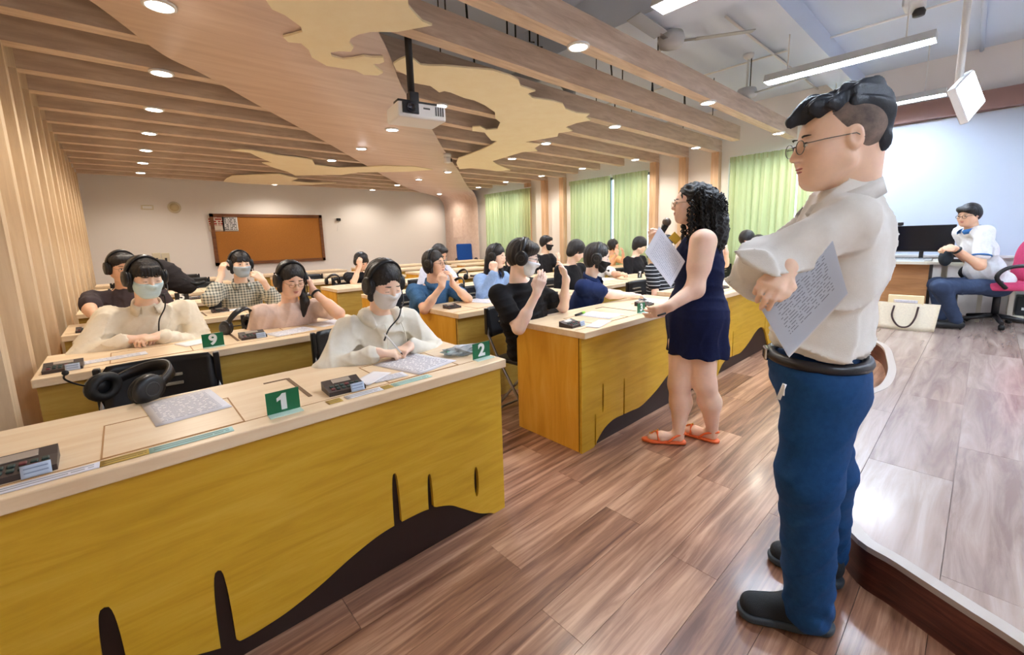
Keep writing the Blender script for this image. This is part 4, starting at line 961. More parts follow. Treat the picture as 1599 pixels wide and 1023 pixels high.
def glasses(hd, parent, m=None, r=0.020, rim=0.0013, sq=0.86):
    m = m or mat('thin_gold_metal', (150, 120, 90), 0.3, 0.9)
    t = empty('eyeglasses', (0, 0, 0), 0, parent); t.location = tuple(hd(0, 0.10, 0)-parent_origin(parent)); o = -parent_origin(t)
    M3 = Matrix(hd.M.tolist()) @ Rx(PI/2)
    for q in (-1, 1):
        k = MB().torus(hd(q*0.031, 0.104-0.004, -0.004), r*hd.s, rim, M3, 22, 6, 1.08, sq).build('rim', m, t); k.location = tuple(o)
        k = MB().tube([hd(q*0.052, 0.097, 0.002), hd(q*0.072, 0.06, 0.004), hd(q*0.082, -0.01, 0.006), hd(q*0.082, -0.03, -0.008)], rim, 5).build('temple', m, t); k.location = tuple(o)
    k = MB().tube([hd(-0.010, 0.102, 0.0), hd(0, 0.106, 0.003), hd(0.010, 0.102, 0.0)], rim, 5).build('bridge', m, t); k.location = tuple(o)
    return t
def hair(hd, style, parent, h, m=HAIRM, seed=0):
    S = SDF()
    hd.e(S, (0, -0.026, 0.036), (0.088, 0.108, 0.097), 0.02)
    r = random.Random(seed)
    if style in ('short', 'crop', 'mop'):
        hd.e(S, (0, -0.045, -0.005), (0.083, 0.083, 0.085), 0.03)
        if style != 'crop':
            for i in range(9):
                a = -1.25+2.5*i/8; hd.e(S, (0.062*math.sin(a), 0.052*math.cos(a)+0.012, 0.062+0.012*r.random()), (0.030, 0.028, 0.030), 0.015)
        if style == 'mop': hd.e(S, (0, 0.035, 0.068), (0.076, 0.05, 0.042), 0.02)
        hd.e(S, (0, 0.10, -0.045), (0.066, 0.085, 0.080 if style == 'mop' else 0.095), 0.012, 's')
        S.half(hd(0, -0.03, -0.055), hd.M @ np.array([0, 0.55, -1.0]), 0.01)
    elif style in ('bob', 'long', 'pony', 'bangs', 'sidelong', 'fringe'):
        hd.e(S, (0, -0.048, -0.02), (0.084, 0.078, 0.095), 0.03)
        for q in (-1, 1):
            hd.cn(S, (q*0.074, -0.005, 0.02), (q*0.079, 0.012, -0.075), 0.022, 0.018, 0.02)
            if style in ('long', 'bangs'):
                hd.cn(S, (q*0.079, 0.008, -0.06), (q*0.092, 0.035, -0.20), 0.022, 0.026, 0.02); hd.cn(S, (q*0.092, 0.035, -0.20), (q*0.085, 0.05, -0.30), 0.026, 0.012, 0.02)
                hd.cn(S, (q*0.05, -0.07, -0.06), (q*0.06, -0.07, -0.26), 0.04, 0.03, 0.03)
        if style == 'sidelong':
            hd.cn(S, (-0.07, 0.0, -0.07), (-0.075, 0.075, -0.16), 0.024, 0.030, 0.02); hd.cn(S, (-0.075, 0.075, -0.16), (-0.06, 0.085, -0.33), 0.030, 0.010, 0.02)
        hd.e(S, (0, 0.105, -0.055), (0.060, 0.085, 0.115), 0.010, 's')
        if style in ('bangs', 'fringe'):
            for i in range(7): hd.cn(S, (-0.045+0.015*i, 0.075-0.004*abs(i-3), 0.075), (-0.050+0.0165*i, 0.090-0.005*abs(i-3), 0.030), 0.011, 0.007, 0.008)
    elif style == 'down':
        hd.e(S, (0, -0.03, 0.02), (0.092, 0.112, 0.112), 0.02)
        hd.e(S, (0, 0.115, -0.065), (0.07, 0.075, 0.085), 0.012, 's'); hd.e(S, (0, -0.06, -0.05), (0.075, 0.06, 0.07), 0.03); S.half(hd(0, -0.03, -0.115), hd.M @ np.array([0, 0.3, -1.0]), 0.01)
    K = [(r.uniform(60, 120), r.uniform(0, 6)) for _ in range(3)]; MM = hd.M.astype(f32); c0 = hd.c.astype(f32)
    def dsp(P):
        X = (P-c0) @ MM; a = np.arctan2(X[:, 0], -X[:, 1]+0.02); return 0.0016*np.sin(a*26+K[0][1]+8*X[:, 2])+0.0012*np.sin(a*53+K[1][1]+X[:, 2]*20)
    S.disp = dsp
    o = sdf_obj(S, h, 'hair', m, parent)
    if style == 'pony':
        S2 = SDF(); hd.cn(S2, (0, -0.12, 0.03), (0, -0.15, -0.06), 0.026, 0.03, 0.02); hd.cn(S2, (0, -0.15, -0.06), (0, -0.13, -0.2), 0.03, 0.01, 0.02); sdf_obj(S2, h, 'ponytail', m, parent)
    return o
# ---------------------------------------------------------------- folding chair (built once, copied)
def make_chair():
    t = empty('folding_chair')
    bk = MB(); v = []; n = 12
    for j, (z, y) in enumerate(((0.60, 0.205), (0.64, 0.212), (0.72, 0.226), (0.79, 0.238), (0.82, 0.238))):
        for i in range(n+1):
            a = -1+2*i/n; w_ = 0.205 if j < 4 else 0.185
            v.append((a*w_, y+0.035*(1-a*a), z))
    m = len(v); v += [(p[0], p[1]+0.016, p[2]) for p in v]
    f = []
    for j in range(4):
        for i in range(n):
            a = j*(n+1)+i
            f += [(a, a+1, a+n+2, a+n+1), (m+a, m+a+n+1, m+a+n+2, m+a+1)]
    for i in range(n): f += [(i, m+i, m+i+1, i+1), (4*(n+1)+i, 4*(n+1)+i+1, m+4*(n+1)+i+1, m+4*(n+1)+i)]
    for j in range(4):
        for i in (0, n): a = j*(n+1)+i; f += [(a, a+n+1, m+a+n+1, m+a) if i == 0 else (a, m+a, m+a+n+1, a+n+1)]
    bk.add(v, f, True); b_ = bk.build('backrest', BLACK, t)
    for z in (0.695, 0.735): MB().rbox((0.0, 0.2575+(z-0.695)*0.2, z), (0.15, 0.05, 0.011), 0.002).build('back_slot', mat('slot_light', (150, 140, 122), 0.6), b_)
    st_ = MB().rbox((0, -0.01, 0.44), (0.40, 0.39, 0.035), 0.012).build('seat', BLACK, t)
    for s in (-1, 1):
        MB().tube([(s*0.215, 0.245, 0.82), (s*0.215, 0.225, 0.62), (s*0.215, 0.12, 0.44), (s*0.215, -0.20, 0.01)], 0.011, 8).build('leg', STEEL, t)
        MB().tube([(s*0.19, -0.17, 0.435), (s*0.19, 0.02, 0.24), (s*0.19, 0.22, 0.01)], 0.010, 8).build('leg', STEEL, t)
        MB().rbox((s*0.215, 0.235, 0.72), (0.026, 0.03, 0.2), 0.006).build('side_guard', BLACK, t)
    MB().tube([(-0.215, -0.19, 0.022), (0.215, -0.19, 0.022)], 0.009, 8).build('crossbar', STEEL, t); MB().tube([(-0.19, 0.205, 0.027), (0.19, 0.205, 0.027)], 0.009, 8).build('crossbar', STEEL, t)
    return t
CHAIR0 = make_chair(); _used = [False]
def chair(x, y, rz, lab):
    c = copy_tree(CHAIR0) if _used[0] else CHAIR0
    _used[0] = True
    c.location = (x, y, 0); c.rotation_euler = (0, 0, rz); tag(c, lab, 'chair', 'black folding chairs'); return c
TROUSER = cloth('dark_trousers', (38, 40, 48)); JEANS = cloth('jeans', (52, 66, 92)); SHOEM = mat('dark_shoe', (26, 26, 28), 0.55)
def P3(sp):
    if sp[0] == 'z': return atz(sp[1], sp[2], sp[3])
    if sp[0] == 'y': return aty(sp[1], sp[2], sp[3])
    return np.array(sp, float)
def seated(lab, eye, shirt, hairstyle='short', look=(0, -1, -0.15), up=(0, 0, 1), body=(0, -1), tone=FAIR, sleeve='short', R=None, L=None, mk=None, gl=None, hs=True, boom=-1, cord=None, h=0.006, sc=0.94, hm=HAIRM, collar=False, trousers=TROUSER, mouth=True, down=False, width=1.0, chairlab=None, seatz=0.52, legs=True, wr=0.004, chairy=0.0, pelx=0.0, hslab=None, lean=0.8, fem=True, hb=None):
    E = P3(eye); fw = nrm(look); hd = Head(E-fw*0.08*sc, fw, up, sc); s = sc/0.94
    b = np.array([body[0], body[1], 0.0]); b = nrm(b); rt = np.cross(b, [0, 0, 1.0])
    nb = hd(0, -0.045, -0.125)*0.6+0.4*(hd.c+np.array([0, 0, -0.135])-b*0.045)
    S0 = nb+np.array([0, 0, -0.098])*s-b*0.015
    Lt = 0.45*s; dz = S0[2]-seatz; back = math.sqrt(max(Lt*Lt-dz*dz, 0.0))*lean
    pel = np.array([S0[0], S0[1], 0])-b*back; pel[2] = seatz; pel[0] += pelx
    root = empty('person', (pel[0], pel[1], 0.0)); tag(root, lab, 'person', 'people listening at the desks')
    tt = nrm(S0-pel); fb = nrm(np.cross(tt, rt)); fb = fb if fb @ b > 0 else -fb; T = np.stack([rt, fb, tt], 1)
    sw = 0.158*s*width
    sh = {1: S0+rt*sw-tt*0.012, -1: S0-rt*sw-tt*0.012}
    hip = {1: pel+rt*0.085, -1: pel-rt*0.085}
    B = SDF(); hd.sd(B, h < 0.0075, fem)
    B.cone(hd(0, -0.03, -0.055), nb-np.array([0, 0, 0.03]), 0.049*s, 0.052*s, 0.03)
    B.ell(S0-tt*0.10+fb*0.004, (0.135*s, 0.085*s, 0.14*s), T, 0.05); B.cone(sh[1], sh[-1], 0.044, 0.044, 0.04)
    C_ = SDF(); C_.cone(sh[1]*0.9+0.1*S0-tt*0.012, sh[-1]*0.9+0.1*S0-tt*0.012, 0.058*s, 0.058*s, 0.025)
    C_.ell(S0-tt*0.13+fb*0.008, (0.162*s*width, 0.108*s*width, 0.155*s), T, 0.04); C_.ell(S0*0.45+pel*0.55+fb*0.012, (0.155*s*width, 0.118*s*width, 0.17*s), T, 0.06); C_.ell(pel+tt*0.06, (0.17*s*width, 0.13*s*width, 0.11*s), T, 0.06)
    C_.cone(nb-np.array([0, 0, 0.115]), nb-np.array([0, 0, 0.10]), 0.075*s, 0.066*s, 0.03)
    hnd = {}
    for q, spec in ((1, R), (-1, L)):
        if spec is None: spec = dict(w=tuple(pel+b*0.30+rt*q*0.12+np.array([0, 0, 0.12])))
        w_ = P3(spec['w']); pole = np.array(spec.get('pole', tuple(rt*q*0.6-b*0.15+np.array([0, 0, -1.0])))); el, w_ = two_bone(sh[q], w_, 0.275*s, 0.245*s, pole)
        hnd[q] = (el, w_)
        B.chain([sh[q], el, w_], [0.044*s, 0.036*s, 0.0245*s], 0.018); B.cone(el, el*0.6+w_*0.4, 0.037*s, 0.038*s, 0.02)
        d = spec.get('d'); d = nrm(w_-el) if d is None else nrm(d)
        hand(B, w_, d, np.array(spec.get('n', (0, 0, 1.0))), spec.get('side', -q), spec.get('curl', 0.5), 0.95*s, 0.12, spec.get('thumb', 0.6), spec.get('point', False))
        if sleeve == 'long': C_.chain([sh[q]-tt*0.008, el, w_*0.90+el*0.10], [0.070*s, 0.058*s, 0.044*s], 0.03); C_.cone(w_*0.93+el*0.07, w_*0.90+el*0.10, 0.040*s, 0.042*s, 0.01)
        elif sleeve == 'roll': C_.chain([sh[q]-tt*0.008, el, w_*0.45+el*0.55], [0.070*s, 0.062*s, 0.056*s], 0.03)
        elif sleeve == 'short': C_.chain([sh[q]-tt*0.008, el*0.62+sh[q]*0.38], [0.068*s, 0.064*s], 0.03)
    C_.disp = wrinkle(wr, hash(lab) % 9999, 1.0)
    body_ = sdf_obj(B, h, 'body', skin(tone), root)
    sdf_obj(C_, h*1.25, 'shirt', shirt, root, 1)
    if collar: collar_band(nb-np.array([0, 0, 0.055]), b, rt, 0.066*s, root, collar if not isinstance(collar, bool) else shirt, 0.05, 0.055)
    if legs:
        G = SDF(); kn = {}
        for q in (-1, 1):
            kn[q] = hip[q]+b*0.40-rt*q*0.012; kn[q][2] = 0.49; an = kn[q]+b*0.02; an[2] = 0.10
            G.chain([hip[q], kn[q], an], [0.088, 0.064, 0.046], 0.04)
            f_ = an.copy(); f_[2] = 0.045
            S = SDF(); S.cone(f_-b*0.04, f_+b*0.14, 0.043, 0.034, 0.02); S.half((0, 0, 0.004), (0, 0, -1.0)); sdf_obj(S, 0.012, 'shoe', SHOEM, root)
        G.ell(pel+np.array([0, 0, 0.0]), (0.16, 0.13, 0.10), T, 0.05); sdf_obj(G, 0.016, 'trousers', trousers, root)
    if hairstyle: hair(hd, hairstyle, root, max(h, 0.005), hm, hash(lab) % 97)
    face_bits(hd, None, body_, h < 0.0075, mouth and mk is None, down)
    if mk: mask(hd, mk, root, loops=h < 0.0075)
    if gl: glasses(hd, root, gl if not isinstance(gl, bool) else None)
    if hs: headset(hd.M, hd.c, hslab or ('black headset worn by the %s' % short(lab)), sc, boom, cord)
    if chairlab is not False: chair(pel[0]-b[0]*0.02, pel[1]-b[1]*0.02+chairy, math.atan2(-b[0], b[1])+PI, chairlab or 'black folding chair under the %s' % short(lab))
    return root, hd, hnd
def short(s):
    s = s.replace('seated ', '').split(' with ')[0].split(); return ' '.join(s[:9])
def hash(s):        # stable
    k = 7
    for c in s: k = (k*31+ord(c)) % 1000003
    return k
HOOD = cloth('cream_hoodie', (232, 228, 214), (240, 236, 224)); CREAM = cloth('cream_shirt', (238, 226, 204), (244, 234, 214)); GREYT = cloth('charcoal_tee', (66, 56, 60)); BEIGE = cloth('beige_tee', (226, 200, 186)); DENIM = cloth('denim_shirt', (52, 92, 134), (74, 116, 158), 90); BLUE = cloth('light_blue_shirt', (140, 172, 220), (158, 186, 230), 60)
BLKT = cloth('black_tee', (20, 20, 24)); NAVY = cloth('navy_polo', (22, 38, 80)); WHT = cloth('white_shirt', (236, 234, 230)); TANT = cloth('tan_top', (226, 182, 130)); DARKT = cloth('dark_top', (26, 24, 28))
def pattern(name, c1, c2, kind, sc):
    m = bpy.data.materials.new(name); m.use_nodes = True; n = m.node_tree.nodes; l = m.node_tree.links; bs = n['Principled BSDF']; bs.inputs['Roughness'].default_value = 0.85
    tc = n.new('ShaderNodeTexCoord'); sp = n.new('ShaderNodeSeparateXYZ'); l.new(tc.outputs['Object'], sp.inputs[0])
    def bandv(o, lo):
        a = n.new('ShaderNodeMath'); a.operation = 'MULTIPLY'; a.inputs[1].default_value = sc; l.new(o, a.inputs[0]); b = n.new('ShaderNodeMath'); b.operation = 'FRACT'; l.new(a.outputs[0], b.inputs[0])
        c = n.new('ShaderNodeMath'); c.operation = 'LESS_THAN'; c.inputs[1].default_value = lo; l.new(b.outputs[0], c.inputs[0]); return c.outputs[0]
    if kind == 'stripe': fac = bandv(sp.outputs[2], 0.16)
    else:
        a, b = bandv(sp.outputs[2], 0.42), bandv(sp.outputs[0], 0.42); s = n.new('ShaderNodeMath'); s.operation = 'ADD'; l.new(a, s.inputs[0]); l.new(b, s.inputs[1]); d = n.new('ShaderNodeMath'); d.operation = 'MULTIPLY'; d.inputs[1].default_value = 0.5; l.new(s.outputs[0], d.inputs[0]); fac = d.outputs[0]
    mx = n.new('ShaderNodeMix'); mx.data_type = 'RGBA'; l.new(fac, mx.inputs['Factor']); mx.inputs['A'].default_value = srgb(c1); mx.inputs['B'].default_value = srgb(c2); l.new(mx.outputs['Result'], bs.inputs['Base Color']); return m
PLAID = pattern('plaid_shirt', (206, 204, 190), (74, 84, 84), 'plaid', 42); STRIPE = pattern('striped_shirt', (22, 24, 32), (214, 216, 222), 'stripe', 26)
BLKFRAME = mat('black_frame', (18, 18, 20), 0.3)
# ---- front row
r, hd, hn = seated('seated woman in cream hoodie with white mask and black headset writing at the nearest desk', ('y', 613, 453, 2.00), HOOD, 'bob', (0.10, -1, -0.42), sleeve='long', tone=FAIR, h=0.0048, mk=(226, 222, 220), down=True,
    R=dict(w=('z', 588, 552, 0.81), d=(0.9, -0.35, -0.12), n=(0.1, -0.2, 1), curl=0.75, pole=(-1, 0.35, -0.5)), L=dict(w=('z', 642, 540, 0.81), d=(-0.85, -0.4, -0.1), n=(-0.1, -0.2, 1), curl=0.7, pole=(1, 0.4, -0.5)), cord=tuple(atz(600, 532, 0.86)), boom=-1, wr=0.007, width=1.05)
HR = r
# hood lying behind the neck, drawstrings, zip pull and pen
S = SDF(); hp = []
for k in range(15):
    a = -0.55+(PI+1.1)*k/14; fr = max(0.0, -math.sin(a)); hp.append((hd.c+np.array([0.088*math.cos(a)*(1-0.25*fr), 0.055+0.078*math.sin(a), -0.172-0.075*fr]), 0.030*(1-0.75*fr)+0.010*max(0, math.sin(a))))
for (a_, ra), (b_, rb_) in zip(hp[:-1], hp[1:]): S.cone(a_, b_, ra, rb_, 0.02)
S.disp = wrinkle(0.004, 3)
sdf_obj(S, 0.007, 'hood', HOOD, r)
for q in (-1, 1):
    c0 = hd.c+np.array([q*0.045, -0.062, -0.20]); k = MB().tube(smooth_line([c0, c0+np.array([q*0.004, -0.03, -0.06]), c0+np.array([q*0.006, -0.03, -0.13])], 4), 0.0028, 6).build('drawstring', HOOD, r); k.location = tuple(-parent_origin(r))
w0 = hn[1][1]; t = empty('pen', tuple(w0+np.array([0.075, -0.03, 0.03]))); tag(t, 'white pen held by the woman in the hoodie', 'pen')
MB().tube([(0.02, -0.03, -0.035), (-0.03, 0.03, 0.06)], 0.0042, 8).build('barrel', WPLAST, t); MB().tube([(0.026, -0.036, -0.045), (0.02, -0.03, -0.035)], [0.001, 0.0042], 8).build('tip', DGREY, t)
r, hd, hn = seated('seated young man in black tee with white mask and dark glasses and raised hands', ('y', 836, 405, 2.05), BLKT, 'mop', (0.62, -0.78, -0.22), tone=PALE, h=0.0052, mk=(236, 240, 244), gl=BLKFRAME, fem=False, body=(0.08, -1),
    R=dict(w=('y', 838, 458, 1.90), d=(0.25, -0.25, 0.9), n=(-0.5, -0.8, 0.1), curl=0.28, pole=(-0.2, -0.3, -1)), L=dict(w=('y', 884, 437, 1.98), d=(-0.35, -0.1, 0.9), n=(0.75, -0.5, 0.3), curl=0.3, pole=(0.8, -0.2, -0.8)), boom=0, hslab='black headset on the young man with white mask and dark glasses', sc=0.97, width=1.08, pelx=0.20)
r, hd, hn = seated('seated woman in navy polo with black mask reaching along the desk', ('y', 948, 405, 2.12), NAVY, 'bob', (0.55, -0.85, -0.22), tone=PALE, h=0.0055, mk=(18, 18, 20), boom=1, collar=True, body=(0.35, -1),
    R=dict(w=('z', 990, 462, 0.80), d=(1, -0.25, -0.05), n=(0, 0, 1), curl=0.25, pole=(-0.4, -0.4, -1)), hslab='black headset on the woman with the black mask')
seated('person in a dark striped top half hidden by the raised paper', ('y', 1050, 388, 2.18), STRIPE, 'bob', (-0.1, -1, -0.2), tone=MID_, h=0.008, boom=0, hslab='black headset behind the raised paper', L=None, width=1.1)
seated('person in dark top raising a bare forearm behind the standing woman', ('y', 1131, 388, 2.14), DARKT, 'short', (0.2, -1, -0.1), tone=MID_, h=0.008, boom=0, hslab='headset of the person behind the standing woman\'s back', R=dict(w=('y', 1122, 400, 2.0), d=(0.2, 0, 1), n=(0, -1, 0), pole=(-0.2, -0.3, -1)), L=dict(w=('y', 1134, 395, 2.02), d=(-0.3, 0, 1), n=(0, -1, 0), curl=0.9, pole=(0.5, -0.3, -1)))
seated('man in white tee holding a hand to his head near the wide curtain', ('y', 1176, 374, 2.20), WHT, 'crop', (0.85, -0.55, -0.1), tone=TAN, h=0.007, hs=False, body=(0.5, -1), fem=False, R=dict(w=('y', 1168, 392, 2.06), d=(0.15, 0, 1), n=(-0.3, -1, 0.1), curl=0.5, pole=(-0.3, -0.3, -1)), sc=0.97)
seated('dark-haired person bent low beside the standing man\'s elbow', ('y', 1193, 384, 2.25), DARKT, 'down', (0.5, -0.8, -0.5), tone=TAN, h=0.009, hs=False, mouth=False)
# ---- second row
r, hd, hn = seated('seated woman in cream shirt with pale blue mask sitting behind the number 9', ('y', 236, 438, 3.30), CREAM, 'fringe', (0.30, -1, -0.28), sleeve='long', tone=FAIR, h=0.0052, mk=(204, 228, 234), collar=True, down=True, width=1.16, wr=0.007,
    R=dict(w=('z', 198, 531, 0.815), d=(0.9, -0.35, 0.1), n=(0.1, -0.3, 1), curl=0.7, pole=(-1, 0.3, -0.5)), L=dict(w=('z', 250, 525, 0.815), d=(-0.9, -0.35, 0.05), n=(-0.1, -0.3, 1), curl=0.7, pole=(1, 0.3, -0.5)), cord=tuple(atz(248, 517, 0.84)), boom=-1)
r, hd, hn = seated('seated woman in beige tee with round glasses and side ponytail looking down', ('y', 462, 443, 3.10), BEIGE, 'sidelong', (0.10, -1, -0.40), tone=MID_, h=0.0052, gl=True, down=True, width=1.12,
    R=dict(w=('z', 435, 503, 0.80), d=(0.9, -0.35, -0.05), n=(0, -0.2, 1), curl=0.55, pole=(-1, 0.3, -0.4)), L=dict(w=('y', 490, 456, 3.16), d=(-0.22, 0.08, 1), n=(0.8, -0.5, 0.2), curl=0.35, pole=(0.5, -0.2, -1)), boom=-1)
MB().torus(hn[-1][1]*0.92+hn[-1][0]*0.08-parent_origin(r), 0.031, 0.008, Matrix(np.stack([nrm(np.cross(nrm(hn[-1][1]-hn[-1][0]), [0, 1, 0])), nrm(np.cross(nrm(hn[-1][1]-hn[-1][0]), nrm(np.cross(nrm(hn[-1][1]-hn[-1][0]), [0, 1, 0])))), nrm(hn[-1][1]-hn[-1][0])], 1).tolist()), 18, 6).build('wristband', BLACK, r)
r, hd, hn = seated('seated woman in denim shirt with glasses holding her headset microphone', ('y', 690, 411, 3.22), DENIM, 'bob', (0.38, -1, 0.0), tone=MID_, h=0.006, gl=True, collar=True, width=1.15,
    R=dict(w=('y', 690, 447, 3.02), d=(0.25, 0, 1), n=(-0.4, -0.9, 0), curl=0.8, pole=(-0.5, -0.4, -1)), L=dict(w=('y', 707, 444, 3.05), d=(-0.15, 0.05, 1), n=(0.7, -0.6, 0), curl=0.6, pole=(0.8, -0.3, -0.8)), boom=-1)
r, hd, hn = seated('seated woman in light blue shirt with closed eyes and long dark hair', ('y', 786, 402, 3.26), BLUE, 'long', (0.35, -1, -0.2), sleeve='long', tone=FAIR, h=0.006, down=True, collar=cloth('blue_trim', (60, 84, 140)),
    R=dict(w=('y', 772, 425, 3.12), d=(0.1, 0.15, 1), n=(-0.7, -0.7, 0), curl=1.0, pole=(-0.6, -0.4, -1)), boom=-1)
seated('man in black shirt bowing his head behind the black mask', ('y', 909, 397, 3.20), BLKT, 'down', (0.85, -0.45, -0.62), sleeve='long', tone=FAIR, h=0.007, hs=False, fem=False, mouth=False, width=1.15)
seated('person in white short-sleeved top hidden behind the woman in navy', ('y', 950, 396, 3.40), WHT, 'bob', (0.3, -1, -0.2), tone=TAN, h=0.009, hs=False, L=dict(w=('y', 972, 428, 3.1), pole=(0.5, -0.5, -1)))
seated('person in black seen only as a dark back left of the raised paper', ('y', 1008, 386, 3.40), DARKT, 'down', (0.4, -0.8, -0.4), sleeve='long', tone=FAIR, h=0.009, hs=False, mouth=False, width=1.2)
# ---- third row and beyond
seated('man in charcoal tee partly hidden behind the woman in the cream shirt', ('y', 197, 420, 4.62), GREYT, 'short', (0.25, -1, -0.18), tone=TAN, h=0.006, gl=True, fem=False, width=1.2, sc=1.0, boom=0, R=dict(w=('z', 150, 500, 0.85), pole=(-1, 0.2, -0.6)))
r, hd, hn = seated('seated woman in plaid shirt with grey mask adjusting her headset', ('y', 380, 413, 4.55), PLAID, 'fringe', (0.15, -1, -0.05), sleeve='roll', tone=FAIR, h=0.006, mk=(176, 190, 202), collar=True,
    R=dict(w=('y', 346, 430, 4.55), d=(0.2, 0.05, 1), n=(-0.8, -0.5, 0), curl=0.6, pole=(-0.5, -0.3, -1)), L=dict(w=('y', 411, 439, 4.35), d=(-0.6, 0.1, 0.7), n=(0.3, -0.9, 0.2), curl=0.6, pole=(0.5, -0.2, -1)), boom=-1)
seated('long-haired woman in dark top holding her earphone beside the blue shirt', ('y', 808, 396, 4.55), DARKT, 'long', (0.15, -1, -0.05), tone=PALE, h=0.0065, R=dict(w=('y', 798, 417, 4.35), d=(-0.1, 0, 1), n=(-0.5, -0.8, 0), curl=0.6, pole=(-0.4, -0.4, -1)), boom=-1, sleeve='long')
seated('pale-topped dark-haired person behind the denim shirt', ('y', 694, 400, 4.65), cloth('lilac_shirt', (206, 212, 232)), 'short', (0.4, -1, -0.5), tone=TAN, h=0.008, hs=False, sleeve='long', L=dict(w=('y', 714, 440, 4.2), pole=(0.6, -0.4, -0.8)))
seated('person with black mask behind the young man in the black tee', ('y', 861, 380, 4.70), DARKT, 'short', (0.4, -0.9, -0.1), tone=FAIR, h=0.008, hs=False, mk=(20, 20, 22), L=dict(w=('y', 872, 405, 4.5), d=(0, 0, 1), n=(0, -1, 0), curl=0.9))
seated('woman in tan top holding both hands to her face before the curtains', ('y', 965, 384, 4.62), TANT, 'bob', (0.55, -0.85, -0.1), tone=TAN, h=0.008, boom=0, R=dict(w=('y', 963, 398, 4.35), d=(0.3, 0, 1), n=(-0.4, -0.9, 0), curl=0.7, pole=(-0.4, -0.4, -1)), L=dict(w=('y', 973, 397, 4.4), d=(-0.1, 0, 1), n=(0.6, -0.7, 0), curl=0.7, pole=(0.5, -0.4, -1)))
seated('dark-haired person bent low behind the hoodie woman\'s headset', ('y', 570, 412, 5.95), DARKT, 'down', (0.3, -0.9, -0.55), tone=MID_, h=0.009, boom=0, mouth=False, hslab='headset on the bent head behind the hoodie woman', R=dict(w=('y', 562, 416, 5.85), d=(0.1, 0, 1), n=(-0.5, -0.8, 0), pole=(-0.5, -0.4, -1)))
# dark backpack on the chair back behind the woman in the cream shirt
c0 = aty(268, 432, 5.0); t = empty('backpack', tuple(c0)); tag(t, 'dark backpack hanging right of the cream shirt woman\'s head', 'bag')
S = SDF(); S.ell(c0+np.array([-0.06, 0, 0.03]), (0.17, 0.09, 0.12), np.array(Ry(0.55)), 0.03); S.ell(c0+np.array([0.06, 0, -0.07]), (0.13, 0.08, 0.09), np.array(Ry(0.55)), 0.04); S.disp = wrinkle(0.006, 4); sdf_obj(S, 0.012, 'bag_body', cloth('dark_pack', (48, 44, 46)), t)
MB().tube(smooth_line([(0.06, -0.06, -0.02), (0.16, -0.04, -0.08), (0.24, 0, -0.07)], 4), 0.016, 6).build('strap', BLACK2, t)
# ---- empty chairs
EMPT = [('A', 5, 0), ('A', 4, 0), ('A', 5, 1), ('A', 4, 1), ('B', 5, 0), ('B', 4, 0), ('A', 6, 1)]
p = aty(232, 590, 2.50); chair(p[0]+0.02, 2.30, PI+PI-0.12, 'empty black folding chair with slotted back behind the lying headset')
for (x, y, lab) in ((295, 437, 'black chair back with a pale slot on the left back rows'), (318, 450, 'second black chair back in the left back rows'), (474, 437, 'black chair back beyond the beige shirt'), (505, 441, 'black chair left of the lying microphone'), (520, 432, 'rear black chair near the bent head'), (548, 436, 'black chair just left of the bent head'), (455, 440, 'low black chair back beyond the cork board corner')):
    bk_, rw_, st_ = EMPT.pop(0); d_ = DESKS[bk_, rw_].location; chair(d_[0]+(0.40, 1.22)[st_], d_[1]+DD+0.24, 0.0, lab)
# ---- headsets lying on desks
def lying(px, py, yaw, lab, tilt=1.45, sc=0.94, cordto=None):
    p = atz(px, py, DZ); M = np.array(Rz(yaw) @ Rx(tilt))
    return headset(M, (p[0], p[1], DZ+0.052), lab, sc, 1, None)
lying(200, 622, 2.2, 'large black headset lying on the nearest desk beside the printed sheet', 1.25, 1.15)
lying(372, 518, 0.6, 'black headset lying beside the number 9 sign', 0.5)
for (x, y, lab) in ((520, 444, 'black headset resting on a back desk below the cork board'), (720, 437, 'black headset lying on the desk behind the denim shirt'), (712, 455, 'black headset on the desk by the denim shirt\'s elbow'), (688, 420, 'small black headset on a far back desk'), (610, 430, 'far headset between the bent head and the denim shirt')):
    lying(x, y, 1.0+0.01*x, lab, 0.7, 0.9)
# ================================================================== STANDING WOMAN, STANDING MAN, MAN AT THE TEACHER'S DESK
SY, CYW = math.sin(YAW), math.cos(YAW)
def ath(x, y, h):
    d = ray(x, y); return CAM+d*h/(d[0]*SY+d[1]*CYW)
LEFT = nrm([-CYW, SY, 0]); AWAY = np.array([SY, CYW, 0]); UPV = np.array([0, 0, 1.0])
def put(mb, nm, m, root): o = mb.build(nm, m, root); o.location = tuple(-parent_origin(root)); return o
def frame(b, t=UPV):
    r_ = nrm(np.cross(b, t)); f_ = np.cross(t, r_); return np.stack([r_, f_, t], 1)
# ---------------------------------------------------------------- the man with the papers
g0 = np.array([1.63, 0.36, 0.0]); root = empty('person', tuple(g0)); tag(root, 'standing man in white shirt, blue trousers and black shoes holding printed papers', 'person')
H_ = 1.28
fw = nrm(LEFT*0.97+AWAY*0.16-UPV*0.10)
SC = 1.05
eye = ath(1253, 230, H_+0.03)
hd = Head(eye-fw*0.08*SC, fw, UPV, SC)
b = nrm(LEFT*0.92+AWAY*0.38); rt = np.cross(b, UPV)
shL, shR = ath(1322, 345, H_-0.13), ath(1300, 335, H_+0.18)
S0 = (shL+shR)/2; waist = ath(1277, 535, H_); chest = ath(1305, 420, H_)
elL = ath(1190, 415, H_-0.13); wL = ath(1265, 402, H_+0.08)
elR = ath(1200, 410, H_+0.14); wR = ath(1226, 420, H_-0.175)
T = frame(b, nrm(S0-waist))
B = SDF(); hd.sd(B, True, False)
nb = (S0*0.72+hd(0, -0.04, -0.12)*0.28)
